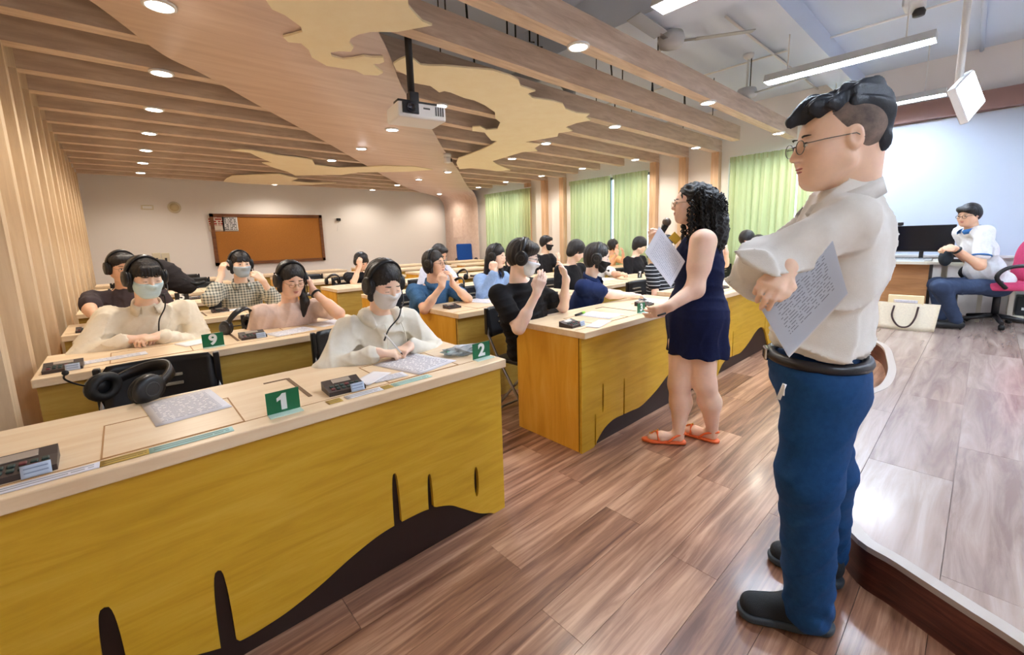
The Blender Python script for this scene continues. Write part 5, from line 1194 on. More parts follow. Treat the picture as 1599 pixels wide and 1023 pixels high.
B.cone(hd(0, -0.052, -0.050), nb-b*0.012, 0.054, 0.064, 0.022); B.cone(hd(0, -0.078, -0.03), nb-b*0.02, 0.042, 0.058, 0.025)
B.ell(chest, (0.13, 0.09, 0.2), T, 0.05); B.cone(shL, shR, 0.05, 0.05, 0.04)
B.chain([shL, elL, wL], [0.05, 0.042, 0.028], 0.02); B.chain([shR, elR, wR], [0.05, 0.042, 0.028], 0.02)
dR = nrm(ath(1205, 468, H_-0.235)-wR)
hand(B, wR, nrm(LEFT*0.72-UPV*0.50-AWAY*0.42), nrm(LEFT*0.40+UPV*0.50-AWAY*0.75), -1, 0.62, 0.90, 0.10, 0.6)
hand(B, wL, nrm(-LEFT*0.8+AWAY*0.3-UPV*0.2), -AWAY, 1, 0.5, 1.0)
body = sdf_obj(B, 0.0042, 'body', skin((246, 208, 184)), root)
face_bits(hd, None, body, True)
WS = cloth('white_dress_shirt', (232, 229, 224), (238, 236, 232), 30)
C_ = SDF(); C_.cone(shL*0.88+0.12*S0, shR*0.88+0.12*S0, 0.066, 0.066, 0.03)
C_.ell(S0*0.62+chest*0.38, (0.185, 0.112, 0.13), T, 0.04); C_.ell(chest, (0.17, 0.122, 0.19), T, 0.04); C_.ell(waist*0.75+chest*0.25, (0.155, 0.122, 0.15), T, 0.04); C_.ell(waist+UPV*0.012, (0.152, 0.122, 0.06), T, 0.03)
C_.cone(nb-UPV*0.05, nb+UPV*0.012, 0.088, 0.078, 0.03)
C_.chain([shL, elL, wL*0.85+elL*0.15], [0.070, 0.060, 0.048], 0.03); C_.chain([shR, elR, wR*0.62+elR*0.38], [0.070, 0.060, 0.046], 0.03)
C_.half(waist-UPV*0.022, -UPV, 0.01)
_wk = wrinkle(0.016, 31, 0.9)
C_.disp = lambda P: _wk(P)+0.0035*np.sin((P @ nrm(LEFT*0.4+UPV+AWAY*0.2).astype(f32))*62+3*np.sin((P @ LEFT.astype(f32))*14))*np.clip((1.34-P[:, 2])*3, 0, 1)
sdf_obj(C_, 0.0062, 'shirt', WS, root)
collar_band(nb+UPV*0.01, b, rt, 0.088, root, WS, 0.072, 0.055, 0.62)
# belt with buckle
BELT = mat('belt_leather', (24, 24, 32), 0.35)
Mw = Matrix(frame(b).tolist())
put(MB().torus(waist-UPV*0.042, 0.140, 0.017, Mw, 40, 8, 1.08, 0.88), 'belt', BELT, root)
put(MB().rbox(waist-UPV*0.042+b*0.138, (0.05, 0.012, 0.042), 0.006, Mw), 'belt_buckle', mat('buckle_steel', (200, 200, 205), 0.2, 1.0), root)
# trousers
NAVYT = cloth('blue_trousers', (18, 62, 112), (24, 72, 124), 60, 0.8)
hip = waist-UPV*0.10
kL, aL = ath(1262, 745, H_-0.10), ath(1266, 905, H_-0.06); kR, aR = ath(1292, 735, H_+0.13), ath(1290, 868, H_+0.20)
aL[2] = 0.105; aR[2] = 0.105
hL, hR = hip+rt*-0.085, hip+rt*0.085
if (hL-hR) @ AWAY > 0: hL, hR = hR, hL
G = SDF(); G.ell(waist-UPV*0.075, (0.158, 0.130, 0.07), Matrix(frame(b).tolist()), 0.04); G.ell(hip-b*0.012-UPV*0.03, (0.158, 0.122, 0.11), frame(b), 0.04)
G.chain([hL-UPV*0.03, kL, aL], [0.102, 0.080, 0.068], 0.04); G.chain([hR-UPV*0.03, kR, aR], [0.102, 0.080, 0.068], 0.04)
G.half(waist-UPV*0.045, UPV, 0.01); G.half((0, 0, 0.055), -UPV, 0.006)
_w2 = wrinkle(0.0035, 8, 0.7)
G.disp = lambda P: _w2(P)+0.005*np.sin(P[:, 2]*75+5*np.sin(P[:, 0]*26)+4*np.sin(P[:, 1]*22))*np.clip(1-np.abs(P[:, 2]-0.14)/0.10, 0, 1)
tro = sdf_obj(G, 0.0075, 'trousers', NAVYT, root)
put(MB().tube(smooth_line([waist-UPV*0.075+b*0.075-AWAY*0.135, waist-UPV*0.14+b*0.035-AWAY*0.150, waist-UPV*0.20+b*-0.0-AWAY*0.152], 5), 0.0025, 5), 'pocket_seam', mat('seam_dark', (10, 36, 70), 0.8), tro)
# pen clipped in the trouser pocket
pc = ath(1221, 611, H_-0.20); t = empty('pen', tuple(pc)); tag(t, 'white pen clipped in the blue trouser pocket', 'pen')
MB().tube([tuple(-UPV*0.022+LEFT*0.008), tuple(UPV*0.020-LEFT*0.006)], 0.0052, 8).build('barrel', WPLAST, t); MB().box(tuple(-AWAY*0.007+UPV*0.006), (0.004, 0.004, 0.03)).build('clip', WPLAST, t)
# shoes
def shoe(heel, toe, root, top=None):
    d = nrm(toe-heel); d[2] = 0; d = nrm(d); L = np.linalg.norm(toe-heel); sd_ = np.cross(d, UPV)
    S = SDF(); S.cone(heel+d*0.045+UPV*0.068, heel+d*0.10+UPV*0.072, 0.042, 0.046, 0.03); S.cone(heel+d*0.10+UPV*0.062, heel+d*(L-0.052)+UPV*0.046, 0.046, 0.040, 0.04); S.cone(heel+d*0.05+UPV*0.10, heel+d*0.085+UPV*0.10, 0.040, 0.042, 0.03)
    S.half((0, 0, 0.028), -UPV, 0.004)
    o = sdf_obj(S, 0.0055, 'shoe', mat('black_shoe_mesh', (26, 34, 42), 0.7, bump=0.4, bscale=500), root)
    S2 = SDF(); S2.cone(heel+d*0.042+UPV*0.026, heel+d*0.12+UPV*0.024, 0.044, 0.043, 0.02); S2.cone(heel+d*0.12+UPV*0.022, heel+d*(L-0.050)+UPV*0.026, 0.043, 0.046, 0.02); S2.half((0, 0, 0.003), -UPV, 0.003); S2.half((0, 0, 0.034), UPV, 0.003)
    k = sdf_obj(S2, 0.005, 'sole', mat('shoe_sole', (58, 68, 78), 0.6), o)
    for i in range(5):
        c0 = heel+d*(0.125+0.022*i)+UPV*(0.108-0.0085*i); k = MB().tube([c0-sd_*0.026-UPV*0.008, c0+UPV*0.004, c0+sd_*0.026-UPV*0.008], 0.0028, 5).build('lace', BLACK2, o); k.location = tuple(-parent_origin(o))
    return o, d, sd_
toeL, heelL = atz(1149, 945, 0.03), atz(1302, 978, 0.02); toeL[2] = heelL[2] = 0
toeR, heelR = atz(1197, 858, 0.03), atz(1318, 912, 0.02); toeR[2] = heelR[2] = 0
o1, d1, s1 = shoe(heelL, toeL, root); shoe(heelR, toeR, root)
sdn = s1 if s1 @ AWAY < 0 else -s1
cL = heelL+d1*0.11+sdn*0.0555+UPV*0.058
for i, (w_, zz) in enumerate(((0.030, 0.008), (0.036, 0.0), (0.030, -0.008))):
    k = MB().tube(smooth_line([cL-d1*w_/2+UPV*(zz-0.003), cL+UPV*(zz+0.003), cL+d1*w_/2+UPV*(zz-0.002)], 4), 0.0016, 5).build('side_emblem', mat('grey_emblem', (150, 158, 164), 0.5), o1); k.location = tuple(-parent_origin(o1))
# hair: long on top, swept back; clipped sides
S = SDF(); hd.e(S, (0, -0.026, 0.030), (0.0795, 0.1015, 0.089), 0.01); S.half(hd(0, -0.06, -0.055), hd.M @ np.array([0, 0.75, -1.0]), 0.02); hd.e(S, (0, 0.105, -0.03), (0.10, 0.085, 0.105), 0.01, 's'); hd.e(S, (0, 0.02, -0.05), (0.12, 0.035, 0.06), 0.02, 's')
FADE = mat('clipped_hair', (148, 128, 116), 0.8, noise=((78, 70, 68), 16, (1, 1, 1)), bump=0.5, bscale=900)
sdf_obj(S, 0.0045, 'clipped_sides', FADE, root)
S = SDF(); hd.e(S, (0, -0.045, 0.082), (0.070, 0.080, 0.052), 0.02); hd.e(S, (0, 0.035, 0.092), (0.066, 0.058, 0.034), 0.02); hd.e(S, (0, -0.088, 0.060), (0.066, 0.048, 0.066), 0.02); hd.e(S, (0, -0.095, -0.005), (0.058, 0.028, 0.056), 0.02)
hd.cn(S, (0, 0.05, 0.10), (0.0, 0.106, 0.072), 0.028, 0.014, 0.02); hd.cn(S, (0.02, -0.07, 0.108), (0.02, -0.115, 0.122), 0.030, 0.018, 0.02); hd.cn(S, (-0.03, -0.02, 0.118), (-0.03, -0.08, 0.124), 0.026, 0.022, 0.02)
_MM, _c0 = hd.M.astype(f32), hd.c.astype(f32)
def _hd(P):
    X = (P-_c0) @ _MM; return 0.0035*np.sin(X[:, 0]*170+5*np.sin(X[:, 1]*22)+X[:, 1]*20)+0.002*np.sin(X[:, 0]*330+X[:, 2]*90)
S.disp = _hd
sdf_obj(S, 0.0045, 'hair', mat('glossy_black_hair', (16, 24, 36), 0.36, noise=((24, 36, 52), 20, (6, 6, 1)), bump=0.3, bscale=140), root)
glasses(hd, root, mat('thin_grey_metal', (110, 108, 104), 0.3, 0.9), 0.0215)
# papers in his hand
def quad_sheets(corners, lab, m, n, gap, back=None, nm='paper_stack', cat='papers'):
    """stack of sheets from four corner points (top, right, bottom, left), thickness along the normal"""
    c = sum(corners)/4; t = empty(nm, tuple(c)); tag(t, lab, cat)
    P = [np.array(p)-c for p in corners]; nn_ = nrm(np.cross(P[1]-P[0], P[3]-P[0])); nn_ = nn_ if nn_ @ AWAY > 0 else -nn_
    for k in range(n):
        off = nn_*gap*k; r_ = random.Random(k+3); j_ = (LEFT*r_.uniform(-1, 1)+UPV*r_.uniform(-1, 1))*0.004*(k > 0)
        v = []; uv = []; N = 6
        for s in (0, 1):
            for a in range(N+1):
                for b_ in range(N+1):
                    u, w_ = b_/N, a/N; p = (P[3]*(1-u)+P[0]*u)*(1-w_)+(P[2]*(1-u)+P[1]*u)*w_
                    v.append(p+off+j_+nn_*(0.012*(math.sin(PI*u)-0.5)*w_)+nn_*0.0006*s); uv.append((u, 1-w_))
        me = bpy.data.meshes.new('sheet'); f = []; M_ = (N+1)**2
        for a in range(N):
            for b_ in range(N):
                i = a*(N+1)+b_; f += [(i, i+1, i+N+2, i+N+1), (M_+i, M_+i+N+1, M_+i+N+2, M_+i+1)]
        me.from_pydata([tuple(p) for p in v], [], f); ul = me.uv_layers.new(name='UVMap')
        for lp in me.loops: ul.data[lp.index].uv = uv[lp.vertex_index]
        me.materials.append(m if k == 0 else (back or PAPER)); me.polygons.foreach_set('use_smooth', [True]*len(f)); link('sheet', me, t)
    return t
LET = printed('typed_letter', (222, 230, 246), (136, 146, 168), 18, 20, (0.14, 0.86), (0.22, 0.86), 0.52, 0.26)
quad_sheets([ath(1299, 372, H_-0.185), ath(1323, 459, H_-0.25), ath(1231, 557, H_-0.23), ath(1187, 479, H_-0.165)], 'stack of typed pages under the standing man\'s folded arm', LET, 4, 0.0022)
# ---------------------------------------------------------------- the woman with the microphone
HW = 2.58
g0 = ath(1072, 690, HW); g0[2] = 0; root = empty('person', tuple(g0)); tag(root, 'standing woman with long curly black hair in navy sleeveless dress and orange sandals', 'person')
fw = nrm(LEFT*0.98+AWAY*0.15+UPV*0.03); b = nrm(LEFT+AWAY*0.1); rt = np.cross(b, UPV)
hd = Head(ath(1057, 318, HW)-fw*0.08*0.94, fw, UPV, 0.94)
shL, shR = ath(1098, 378, HW-0.16), ath(1090, 375, HW+0.16); S0 = (shL+shR)/2; nb = S0*0.45+hd(0, -0.04, -0.12)*0.55
elL, wL = ath(1085, 452, HW-0.22), ath(1046, 478, HW-0.26); elR, wR = ath(1056, 425, HW+0.18), ath(1031, 383, HW+0.02)
B = SDF(); hd.sd(B, True, True); B.cone(hd(0, -0.03, -0.05), nb-UPV*0.05, 0.050, 0.056, 0.03)
B.ell(S0-UPV*0.12, (0.14, 0.10, 0.15), frame(b), 0.05); B.cone(shL, shR, 0.052, 0.052, 0.04)
B.chain([shL, elL, wL], [0.064, 0.048, 0.030], 0.03); B.cone(shL, shL*0.5+elL*0.5, 0.066, 0.062, 0.03); B.chain([shR, elR, wR], [0.060, 0.046, 0.030], 0.03)
hand(B, wL, nrm(LEFT*0.95-UPV*0.35-AWAY*0.05), nrm(-UPV*0.3-AWAY*0.95), -1, 0.45, 1.0, 0.12, 0.7)
hand(B, wR, nrm(UPV*0.75+LEFT*0.55), nrm(LEFT*0.6-UPV*0.3-AWAY*0.5), -1, 0.9, 0.95, 0.10, 0.8)
# legs and feet
toe1, heel1 = atz(1007, 688, 0.0), atz(1068, 693, 0.0); toe2, heel2 = atz(1068, 676, 0.0), atz(1120, 692, 0.0)
for (kn_, an_, hp, toe, heel) in ((ath(1060, 600, HW), None, ath(1066, 535, HW), toe1, heel1), (ath(1101, 600, HW-0.08), None, ath(1098, 535, HW-0.06), toe2, heel2)):
    d = nrm(toe-heel); an_ = heel+d*0.035; an_[2] = 0.09
    calf = kn_*0.62+an_*0.38-d*0.012
    B.chain([hp, kn_, calf, an_], [0.085, 0.060, 0.062, 0.036], 0.04)
    B.cone(heel+d*0.03+UPV*0.045, heel+d*0.14+UPV*0.04, 0.030, 0.030, 0.03); B.cone(heel+d*0.14+UPV*0.038, heel+d*0.20+UPV*0.03, 0.032, 0.024, 0.02)
body = sdf_obj(B, 0.0052, 'body', skin((246, 208, 184)), root); face_bits(hd, None, body, True)
DR = cloth('navy_dress', (12, 20, 56), (16, 26, 66), 60)
hipc = ath(1088, 490, HW); hem = ath(1090, 553, HW)
D = SDF(); D.ell(S0-UPV*0.10+b*0.015, (0.158, 0.118, 0.145), frame(b), 0.05); D.ell(S0*0.55+hipc*0.45, (0.165, 0.135, 0.19), frame(b), 0.07); D.ell(hipc, (0.19, 0.165, 0.19), frame(b), 0.08)
D.cone(hipc, hem-UPV*0.05, 0.165, 0.185, 0.06); D.cone(nb-UPV*0.085, nb-UPV*0.075, 0.075, 0.07, 0.04)
for s_ in (shL, shR): D.cone(s_*0.55+S0*0.45+UPV*0.03, s_*0.5+S0*0.5-UPV*0.06, 0.048, 0.06, 0.03)
D.half(hem+UPV*0.005, -UPV+b*0.05, 0.008); D.half(hem+UPV*0.30, -UPV, 0.5) if False else None
_w3 = wrinkle(0.004, 5, 0.8)
def _dd(P):
    X = P-hem.astype(f32); a = np.arctan2(X[:, 0], X[:, 1]); return _w3(P)+0.009*np.sin(a*9+1.0)*np.clip((0.98-P[:, 2])*1.8, 0, 1)
D.disp = _dd; sdf_obj(D, 0.0075, 'dress', DR, root)
ORG = mat('orange_leather', (238, 110, 52), 0.45)
for toe, heel in ((toe1, heel1), (toe2, heel2)):
    d = nrm(toe-heel); sd_ = np.cross(d, UPV); S = SDF(); S.cone(heel+d*0.02+UPV*0.012, heel+d*0.19+UPV*0.012, 0.034, 0.042, 0.02); S.cone(heel+d*0.19+UPV*0.012, heel+d*0.235+UPV*0.012, 0.040, 0.026, 0.02); S.half((0, 0, 0.002), -UPV, 0.002); S.half((0, 0, 0.021), UPV, 0.002)
    o = sdf_obj(S, 0.006, 'sandal', ORG, root)
    def strap(pts, r): k = MB().tube(smooth_line(pts, 5), r, 6).build('strap', ORG, o); k.location = tuple(-parent_origin(o))
    strap([heel+d*0.10-sd_*0.042+UPV*0.02, heel+d*0.06-sd_*0.042+UPV*0.06, heel-d*0.006+UPV*0.075, heel+d*0.06+sd_*0.042+UPV*0.06, heel+d*0.10+sd_*0.042+UPV*0.02], 0.007)
    strap([heel+d*0.155-sd_*0.042+UPV*0.02, heel+d*0.165+UPV*0.074, heel+d*0.155+sd_*0.042+UPV*0.02], 0.007)
    strap([heel+d*0.165+UPV*0.074, heel+d*0.19+UPV*0.064, heel+d*0.215+UPV*0.030], 0.006)
    for i in range(4): k = MB().ball(heel+d*(0.160+0.016*i)+UPV*(0.081-0.008*i), 0.0065, None, 8, 6).build('gold_bead', mat('gold_bead', (206, 160, 70), 0.3, 0.8), o); k.location = tuple(-parent_origin(o))
# curly hair: a soft core plus many spiral locks
S = SDF(); hd.e(S, (0, -0.030, 0.036), (0.092, 0.105, 0.095), 0.02); hd.e(S, (0, -0.095, -0.02), (0.12, 0.095, 0.12), 0.04); hd.e(S, (0, -0.135, -0.13), (0.13, 0.095, 0.13), 0.05); hd.e(S, (0, -0.15, -0.23), (0.11, 0.075, 0.09), 0.05)
hd.e(S, (0, 0.115, -0.055), (0.075, 0.085, 0.120), 0.012, 's')
_M2, _c2 = hd.M.astype(f32), hd.c.astype(f32)
def _cd(P):
    X = (P-_c2) @ _M2; return 0.0055*np.sin(X[:, 0]*95+4*np.sin(X[:, 2]*50))*np.sin(X[:, 2]*110+3*np.sin(X[:, 1]*60))+0.003*np.sin(X[:, 1]*140+X[:, 2]*60)
S.disp = _cd; CURL = mat('curly_black_hair', (15, 12, 12), 0.55, bump=0.4, bscale=160)
ho = sdf_obj(S, 0.0055, 'hair', CURL, root)
rnd = random.Random(11); mb = MB()
for k in range(300):
    a = rnd.uniform(-2.6, 2.6); zt = rnd.uniform(-0.12, 0.10); rad = rnd.uniform(0.10, 0.135)
    x, y = rad*math.sin(a), -0.065-rad*math.cos(a)*1.08
    if y > 0.035 and zt < 0.06: continue
    if zt > 0.06: rad *= 0.75; x, y = rad*math.sin(a), -0.04-rad*math.cos(a)
    L_ = rnd.uniform(0.10, 0.22); cr = rnd.uniform(0.006, 0.011); tw = rnd.uniform(45, 75); ph = rnd.uniform(0, 6); pts = []
    lx, ly = x*rnd.uniform(0.9, 1.35), y*1.0-rnd.uniform(0.0, 0.03)
    for i in range(13):
        u = i/12; zz = zt-L_*u; bx, by = x+(lx-x)*u, y+(ly-y)*u
        if by > 0.03 and zz < 0.045: by = 0.03
        pts.append(hd(bx+cr*math.cos(tw*u*L_/0.12*0.12*2.4+ph+u*9), by+cr*math.sin(tw*u*L_/0.12*0.12*2.4+ph+u*9), zz))
    mb.tube(pts, [0.0048]*10+[0.004, 0.003, 0.0015], 5)
put(mb, 'spiral_locks', CURL, ho); 
bpy.context.view_layer.update()
glasses(hd, root, mat('thin_gold_metal', (150, 120, 90), 0.3, 0.9), 0.020)
# microphone and her pages
mh = ath(1041, 347, HW+0.0); mt = ath(1021, 394, HW+0.03); t = empty('microphone', tuple(mh)); tag(t, 'handheld microphone at the standing woman\'s mouth', 'microphone')
ax = nrm(mt-mh); Mx = Matrix(frame(ax, nrm(np.cross(ax, LEFT))).tolist())
MB().ball((0, 0, 0), 0.026).build('grille', mat('mic_grille', (120, 112, 104), 0.4, 0.7), t); MB().tube([tuple(ax*0.018), tuple(ax*0.05), tuple(ax*0.19)], [0.021, 0.016, 0.013], 14).build('handle', BLACK, t)
PG = printed('woman_page', (244, 244, 252), (190, 192, 208), 22, 24, (0.12, 0.9), (0.08, 0.88), 0.56, 0.26)
quad_sheets([ath(1030, 354, HW-0.03), ath(1069, 408, HW-0.15), ath(1047, 448, HW-0.20), ath(1007, 394, HW-0.08)], 'printed pages held up by the standing woman', PG, 3, 0.003)
pc = ath(1054, 372, HW+0.0); o = sheet('yellow_note', 0.06, 0.05, Matrix(np.stack([nrm(-LEFT*0.7-UPV*0.7), nrm(UPV*0.7-LEFT*0.7), -AWAY], 1).tolist()), tuple(pc-np.array(pc)), mat('yellow_note', (242, 200, 70), 0.7)); o.location = tuple(pc); tag(o, 'yellow paper corner sticking out behind the woman\'s pages', 'paper')
pc = ath(1034, 491, HW-0.30); t = empty('pen', tuple(pc)); tag(t, 'short black pen cap in the standing woman\'s lowered hand', 'pen'); MB().tube([tuple(LEFT*0.02-UPV*0.006), tuple(-LEFT*0.02+UPV*0.006)], 0.0055, 8).build('barrel', BLACK, t); MB().ball(tuple(LEFT*0.021-UPV*0.006), 0.0056).build('tip', BLACK2, t)
# ---------------------------------------------------------------- teacher's corner on the stage
p2 = np.array([6.95, 0.42, STZ]); dx_ = np.array([0.0, -1.0, 0.0]); away = np.array([-dx_[1], dx_[0], 0]); away = away if away @ AWAY > 0 else -away
ang = math.atan2(dx_[1], dx_[0]); LW = 0.95
t = empty('teacher_desk', (p2[0], p2[1], STZ), ang); tag(t, 'brown teacher\'s desk with cream top on the stage', 'desk')
BR = wood('brown_veneer', (150, 104, 66), (170, 122, 80), (186, 138, 94), 2, (1, 6, 10)); DT = 0.74
MB().bb(-LW, 0.0, 0.0, 0.02, 0, DT-0.03).build('front_panel', BR, t); MB().bb(-0.02, 0.0, 0.02, 0.55, 0, DT-0.03).build('side_panel', DARKW, t); MB().bb(-LW, -LW+0.02, 0.02, 0.55, 0, DT-0.03).build('side_panel', BR, t)
MB().prism([(-LW-0.05, -0.10), (-0.02, -0.10), (0.10, -0.02), (0.12, 0.10), (0.12, 0.62), (-LW-0.05, 0.62)], DT-0.03, DT).build('desktop', mat('cream_top', (222, 216, 200), 0.4), t)
def td(x, y, z=DT): return np.array([p2[0], p2[1], STZ])+dx_*x+away*y+UPV*z
ZD = STZ+DT
# monitors
def monitor(c, yaw, w_, h_, lab):
    t = empty('monitor', tuple(c), yaw); tag(t, lab, 'monitor')
    MB().rbox((0, 0, 0.10+h_/2), (w_, 0.03, h_), 0.004).build('screen_housing', BLACK, t); MB().box((0, -0.0165, 0.10+h_/2+0.005), (w_-0.016, 0.002, h_-0.026)).build('screen', mat('dark_screen', (8, 14, 26), 0.12), t)
    MB().bb(-0.02, 0.02, 0.0, 0.03, 0, 0.16).build('neck', BLACK, t); MB().rbox((0, 0.02, 0.008), (0.22, 0.16, 0.016), 0.004).build('foot', BLACK, t)
monitor(td(-0.11, 0.36), ang+0.02, 0.56, 0.32, 'wide dark monitor on the teacher\'s desk'); monitor(td(-0.46, 0.32), ang+0.5, 0.36, 0.31, 'second dark monitor behind the standing man\'s back')
wc = td(-0.33, 0.36, DT+0.425); t = empty('webcam', tuple(wc), ang); tag(t, 'small black webcam on top of the dark monitor', 'webcam'); MB().rbox((0, 0, 0.02), (0.06, 0.04, 0.04), 0.008).build('body', BLACK, t); MB().box((0, 0, 0.0), (0.03, 0.05, 0.008)).build('clip', BLACK, t)
kb = td(-0.22, 0.12); t = empty('keyboard', tuple(kb), ang); tag(t, 'grey keyboard in front of the dark monitor', 'keyboard'); MB().rbox((0, 0, 0.014), (0.46, 0.16, 0.024), 0.005).build('case', mat('grey_keyboard', (190, 194, 198), 0.5), t)
for j in range(4):
    for i in range(13): MB().box((-0.20+0.033*i, -0.05+0.034*j, 0.029), (0.027, 0.027, 0.008)).build('key', mat('key_grey', (120, 126, 132), 0.5), t)
for i, (x, y, w_, d_, h_, c, lab) in enumerate(((-0.60, 0.0, 0.22, 0.07, 0.035, (36, 38, 44), 'dark remote control pile at the edge of the teacher\'s desk'), (-0.18, -0.02, 0.26, 0.09, 0.01, (206, 214, 220), 'pale booklet at the edge of the teacher\'s desk'), (-0.38, -0.04, 0.16, 0.06, 0.03, (54, 58, 64), 'black microphone case on the teacher\'s desk'))):
    t = empty('desk_item', tuple(td(x, y)), ang+0.1*i); t.name = ('remote_control', 'booklet', 'microphone_case')[i]; tag(t, lab, ('remote', 'booklet', 'case')[i]); MB().rbox((0, 0, h_/2), (w_, d_, h_), min(0.004, h_*0.3)).build('body', mat('item%d' % i, c, 0.5), t); MB().box((w_*0.2, 0, h_+0.001), (w_*0.3, d_*0.5, 0.002)).build('panel', WPLAST if i != 1 else PRINT2, t)
# side table and computer behind the man's knees
q = td(0.32, 0.52, 0); t = empty('side_table', (q[0], q[1], STZ), ang); tag(t, 'cream side table behind the teacher\'s desk carrying black equipment', 'table')
MB().bb(-0.25, 0.14, -0.05, 0.35, 0.66, 0.70).build('top', mat('cream_top', (222, 216, 200)), t)
for x in (-0.22, 0.11):
    for y in (-0.02, 0.32): MB().box((x, y, 0.33), (0.04, 0.04, 0.66)).build('leg', mat('cream_top', (222, 216, 200)), t)
q2 = td(0.14, 0.56, 0.702); t = empty('desk_phone', tuple(q2), ang); tag(t, 'black equipment box on the side table behind the man\'s arms', 'device'); MB().rbox((0.05, 0.12, 0.05), (0.24, 0.2, 0.10), 0.01).build('body', BLACK, t); MB().box((0.06, 0.018, 0.05), (0.06, 0.004, 0.02)).build('label', WPLAST, t)
q2 = td(0.10, 0.70, 0.0); t = empty('computer_tower', (q2[0], q2[1], STZ), ang); tag(t, 'black computer tower under the side table', 'computer'); MB().rbox((0.05, 0.02, 0.24), (0.18, 0.36, 0.46), 0.008).build('case', BLACK, t); MB().box((0.05, -0.162, 0.36), (0.10, 0.004, 0.03)).build('label', WPLAST, t)
# cream low table with boxes at the right edge
q = atz(1597, 500, STZ); q[2] = 0; bx = np.array([7.62, -0.52, STZ]); t = empty('low_cabinet', tuple(bx)); tag(t, 'cream open shelf with black boxes right of the pink chair', 'shelf')
CRM = mat('cream_top', (222, 216, 200))
for z in (0.06, 0.38): MB().bb(-0.05, 0.28, -0.6, 0.28, z, z+0.03).build('shelf_board', CRM, t)
for (x, y) in ((-0.05, -0.6), (-0.05, -0.1), (-0.05, 0.24), (0.24, 0.24)): MB().bb(x, x+0.04, y, y+0.04, 0, 0.43).build('post', CRM, t)
for k, (y, z) in enumerate(((-0.32, 0.092), (0.09, 0.092), (-0.02, 0.416))):
    u = empty('equipment_box', tuple(bx+np.array([0.12, y, z]))); tag(u, ('dark box on the lower shelf at the right edge', 'dark box on the lower shelf nearer the pink chair', 'dark device on top of the cream shelf')[k], 'box'); MB().rbox((0, 0, 0.11), (0.26, 0.26, 0.22), 0.01).build('body', mat('dark_teal_box', (22, 30, 34), 0.5), u); MB().box((-0.132, 0.05, 0.08), (0.004, 0.07, 0.03)).build('label', WPLAST, u)
# tote bag with box
p = atz(1413, 514, STZ); t = empty('tote_bag', (p[0], p[1], STZ), ang+0.08); tag(t, 'white canvas tote bag with dark straps on the stage floor', 'bag')
S = SDF(); 
CAN = cloth('canvas', (226, 218, 198), None, 60)
v = []; NX, NZ = 12, 6
for s in (-1, 1):
    for j in range(NZ+1):
        for i in range(NX+1):
            u, w_ = i/NX*2-1, j/NZ; v.append((u*(0.235+0.03*w_), s*(0.075*(1-w_*0.7)*(1-0.5*u*u))+0.006*math.sin(9*u+3*w_), 0.30*w_))
K_ = (NX+1)*(NZ+1); f = []
for j in range(NZ):
    for i in range(NX): a = j*(NX+1)+i; f += [(a, a+1, a+NX+2, a+NX+1), (K_+a, K_+a+NX+1, K_+a+NX+2, K_+a+1)]
for i in range(NX): f.append((i, K_+i, K_+i+1, i+1))
for j in range(NZ):
    for i in (0, NX): a = j*(NX+1)+i; f.append((a, a+NX+1, K_+a+NX+1, K_+a))
MB().add(v, f, True).build('bag_body', CAN, t)
MB().tube(smooth_line([(-0.11, -0.055, 0.27), (-0.12, -0.085, 0.15), (-0.06, -0.105, 0.05), (0.02, -0.105, 0.05), (0.07, -0.09, 0.14), (0.09, -0.055, 0.27)], 5), 0.009, 6).build('strap', mat('dark_strap', (62, 44, 44), 0.8), t)
u = empty('paper_box', (p[0], p[1], STZ+0.27), ang+0.05); tag(u, 'cream cardboard box sticking out of the tote bag', 'box'); MB().rbox((-0.02, 0.01, 0.05), (0.30, 0.05, 0.13), 0.006).build('carton', mat('cream_carton', (232, 214, 170), 0.7), u); sheet('printed_panel', 0.2, 0.035, UPW, (-0.02, -0.018, 0.05), PRINT, u)
# ---------------------------------------------------------------- pink office chair and seated man
HT = 4.78
cc = ath(1556, 470, HT); cpos = np.array([cc[0], cc[1], STZ]); bS = nrm(LEFT*0.93+AWAY*0.30); ca = math.atan2(-bS[0], bS[1])   # local +y = facing
t = empty('office_chair', tuple(cpos), ca); tag(t, 'pink high-backed office chair with black armrests', 'chair')
PINK = cloth('pink_upholstery', (196, 66, 104), (206, 78, 116), 40)
MB().rbox((0, 0.02, 0.47), (0.50, 0.50, 0.09), 0.035, None, 3).build('seat', PINK, t)
S = SDF()
lx = lambda x, y, z: cpos+np.array([math.cos(ca)*x-math.sin(ca)*y, math.sin(ca)*x+math.cos(ca)*y, z])
Tc = np.array(Rz(ca))
S.ell(lx(0, -0.25, 0.74), (0.225, 0.06, 0.26), Tc, 0.03); S.ell(lx(0, -0.24, 0.60), (0.235, 0.065, 0.16), Tc, 0.03); S.ell(lx(0, -0.31, 1.02), (0.15, 0.065, 0.15), Tc, 0.02)
mesh_o = sdf_obj(S, 0.012, 'backrest', PINK, None); mesh_o.data.transform(Matrix.Translation(-Vector(cpos))); mesh_o.data.transform(Rz(-ca).to_4x4()); mesh_o.parent = t
for s in (-1, 1):
    MB().tube(smooth_line([(s*0.27, -0.16, 0.46), (s*0.29, -0.18, 0.62), (s*0.29, -0.06, 0.70), (s*0.29, 0.12, 0.68), (s*0.29, 0.20, 0.58), (s*0.27, 0.10, 0.46)], 5), 0.020, 8).build('armrest', BLACK, t)
MB().tube([(0, 0, 0.42), (0, 0, 0.10)], 0.032, 12).build('gas_column', BLACK, t)
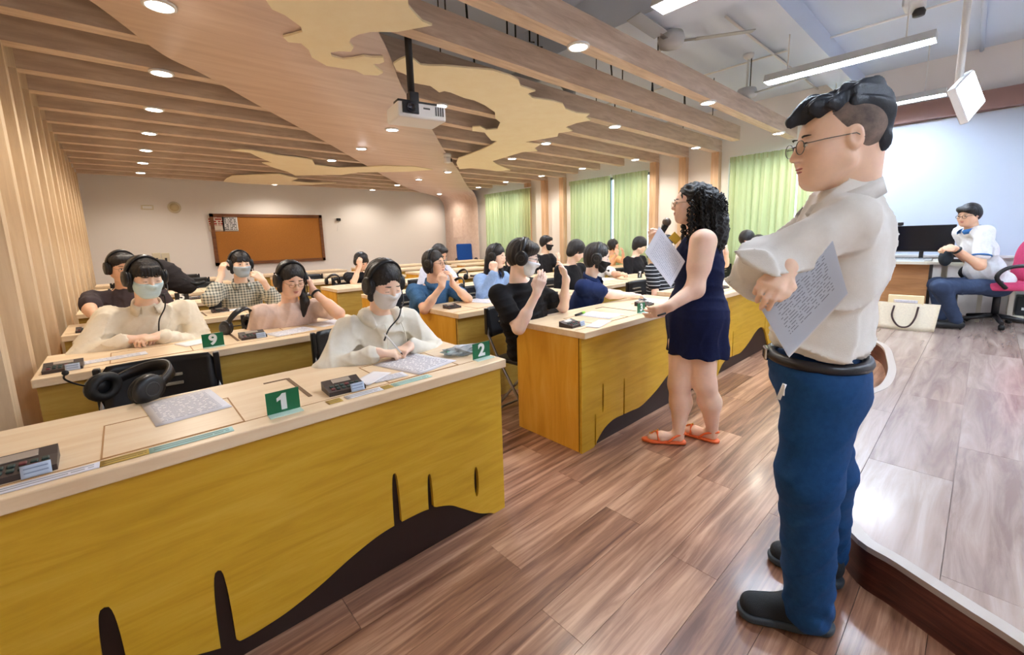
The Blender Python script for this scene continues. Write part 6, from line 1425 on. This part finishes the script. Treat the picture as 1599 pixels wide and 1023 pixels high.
for k in range(5):
    a = k*2*PI/5+0.3; e = (0.29*math.cos(a), 0.29*math.sin(a)); MB().tube([(0, 0, 0.12), (e[0], e[1], 0.075)], [0.03, 0.02], 8).build('base_leg', BLACK, t); MB().lathe([(0.028, -0.02), (0.03, 0), (0.028, 0.02)], (e[0], e[1], 0.03), 14, Rz(a) @ Rx(PI/2)).build('caster', BLACK2, t)
PT = 4.80
eye = ath(1503, 338, PT); fw = nrm(LEFT*0.95-AWAY*0.16-UPV*0.18)
S0p = ath(1548, 385, PT); pel = ath(1553, 447, PT); root = empty('person', (pel[0], pel[1], STZ)); tag(root, 'man in white polo with blue collar sitting on the pink chair', 'person')
hd = Head(eye-fw*0.08*0.98, fw, UPV, 0.98); b = bS; rt = np.cross(b, UPV)
B = SDF(); hd.sd(B, True, False); nb = hd(0, -0.045, -0.125); B.cone(hd(0, -0.03, -0.05), nb-UPV*0.03, 0.055, 0.06, 0.03)
S0 = nb-UPV*0.085-b*0.02; T = frame(b, nrm(S0-pel))
shL, shR = S0-rt*0.18, S0+rt*0.18
elL = ath(1530, 415, PT-0.22); wL = ath(1490, 388, PT-0.16); elR = ath(1533, 425, PT+0.22); wR = ath(1484, 386, PT+0.05)
B.ell(S0-(S0-pel)*0.3, (0.13, 0.08, 0.14), T, 0.05); B.cone(shL, shR, 0.05, 0.05, 0.04)
B.chain([shL, elL, wL], [0.05, 0.046, 0.032], 0.03); B.chain([shR, elR, wR], [0.05, 0.046, 0.032], 0.03)
hand(B, wL, nrm(LEFT*0.9+UPV*0.1), nrm(UPV-AWAY*0.5), -1, 0.7); hand(B, wR, nrm(LEFT*0.9-UPV*0.1), nrm(UPV+AWAY*0.3), 1, 0.8)
body = sdf_obj(B, 0.0065, 'body', skin(TAN), root); face_bits(hd, None, body, True)
POLO = cloth('white_polo', (226, 230, 234)); C_ = SDF(); C_.cone(shL*0.9+S0*0.1, shR*0.9+S0*0.1, 0.075, 0.075, 0.04); C_.ell(S0-(S0-pel)*0.3, (0.185, 0.135, 0.18), T, 0.05); C_.ell(S0-(S0-pel)*0.68+b*0.03, (0.185, 0.165, 0.17), T, 0.06); C_.ell(pel+UPV*0.07, (0.19, 0.15, 0.10), T, 0.05)
C_.chain([shL, shL*0.35+elL*0.65], [0.082, 0.078], 0.03); C_.chain([shR, shR*0.35+elR*0.65], [0.082, 0.078], 0.03); C_.disp = wrinkle(0.005, 77); sdf_obj(C_, 0.009, 'shirt', POLO, root)
BLC = cloth('blue_collar', (58, 110, 170))
collar_band(nb-UPV*0.045, b, rt, 0.074, root, BLC, 0.045, 0.05)
for a_, e_ in ((shL, elL), (shR, elR)):
    ce_ = a_*0.30+e_*0.70; put(MB().torus(ce_, 0.074, 0.010, Matrix(frame(nrm(np.cross(nrm(e_-a_), UPV)), nrm(e_-a_)).tolist()), 20, 6), 'sleeve_band', BLC, root)
G = SDF(); kL, kR = ath(1468, 448, PT-0.14), ath(1462, 444, PT+0.14); aL, aR = ath(1493, 497, PT-0.12), ath(1470, 488, PT+0.12); aL[2] = aR[2] = STZ+0.10
G.ell(pel, (0.18, 0.15, 0.11), T, 0.05); G.chain([pel-rt*0.09, kL, aL], [0.095, 0.078, 0.06], 0.04); G.chain([pel+rt*0.09, kR, aR], [0.095, 0.078, 0.06], 0.04); G.disp = wrinkle(0.004, 3); sdf_obj(G, 0.011, 'trousers', JEANS, root)
for a_ in (aL, aR):
    S = SDF(); f_ = a_.copy(); f_[2] = STZ+0.045; S.cone(f_-b*0.04, f_+b*0.15, 0.044, 0.036, 0.02); S.half((0, 0, STZ+0.004), -UPV); sdf_obj(S, 0.01, 'shoe', SHOEM, root)
hair(hd, 'short', root, 0.006, HAIRM, 4); glasses(hd, root, BLKFRAME, 0.020, 0.002)
ws = nrm(wL-elL); put(MB().torus(wL-ws*0.035, 0.036, 0.012, Matrix(frame(nrm(np.cross(ws, UPV)), ws).tolist()), 18, 8), 'wristwatch', BLACK, root)
t = empty('bag_pouch', tuple((wL+wR)/2+LEFT*0.06-UPV*0.13)); tag(t, 'dark soft pouch held in the hands of the man in the polo', 'pouch'); mb = MB(); mb.ball((0, 0, 0.02), (0.10, 0.06, 0.09)); mb.build('pouch_body', cloth('dark_pouch', (40, 48, 56)), t); MB().tube([(-0.05, 0, 0.09), (0.0, 0, 0.13), (0.05, 0, 0.09)], 0.008, 6).build('strap', BLACK2, t)
# blue office chair at the far back
q = atz(729, 430, 0.0); q = aty(729, 410, 10.2); t = empty('office_chair', (q[0], q[1], 0.0), -0.4); tag(t, 'blue office chair with black armrest standing at the far back wall', 'chair')
BLU = cloth('blue_upholstery', (28, 74, 150))
MB().rbox((0, 0, 0.50), (0.48, 0.46, 0.09), 0.03, None, 3).build('seat', BLU, t); MB().rbox((0, 0.25, 0.90), (0.46, 0.09, 0.62), 0.04, Rx(-0.12), 3).build('backrest', BLU, t)
for s in (-1, 1): MB().tube(smooth_line([(s*0.27, 0.16, 0.52), (s*0.29, 0.14, 0.76), (s*0.29, -0.10, 0.76), (s*0.27, -0.06, 0.52)], 4), 0.018, 8).build('armrest', BLACK, t)
MB().tube([(0, 0, 0.45), (0, 0, 0.08)], 0.03, 10).build('gas_column', BLACK, t)
for k in range(5): a = k*2*PI/5; MB().tube([(0, 0, 0.09), (0.28*math.cos(a), 0.28*math.sin(a), 0.03)], [0.028, 0.028], 8).build('base_leg', BLACK, t)
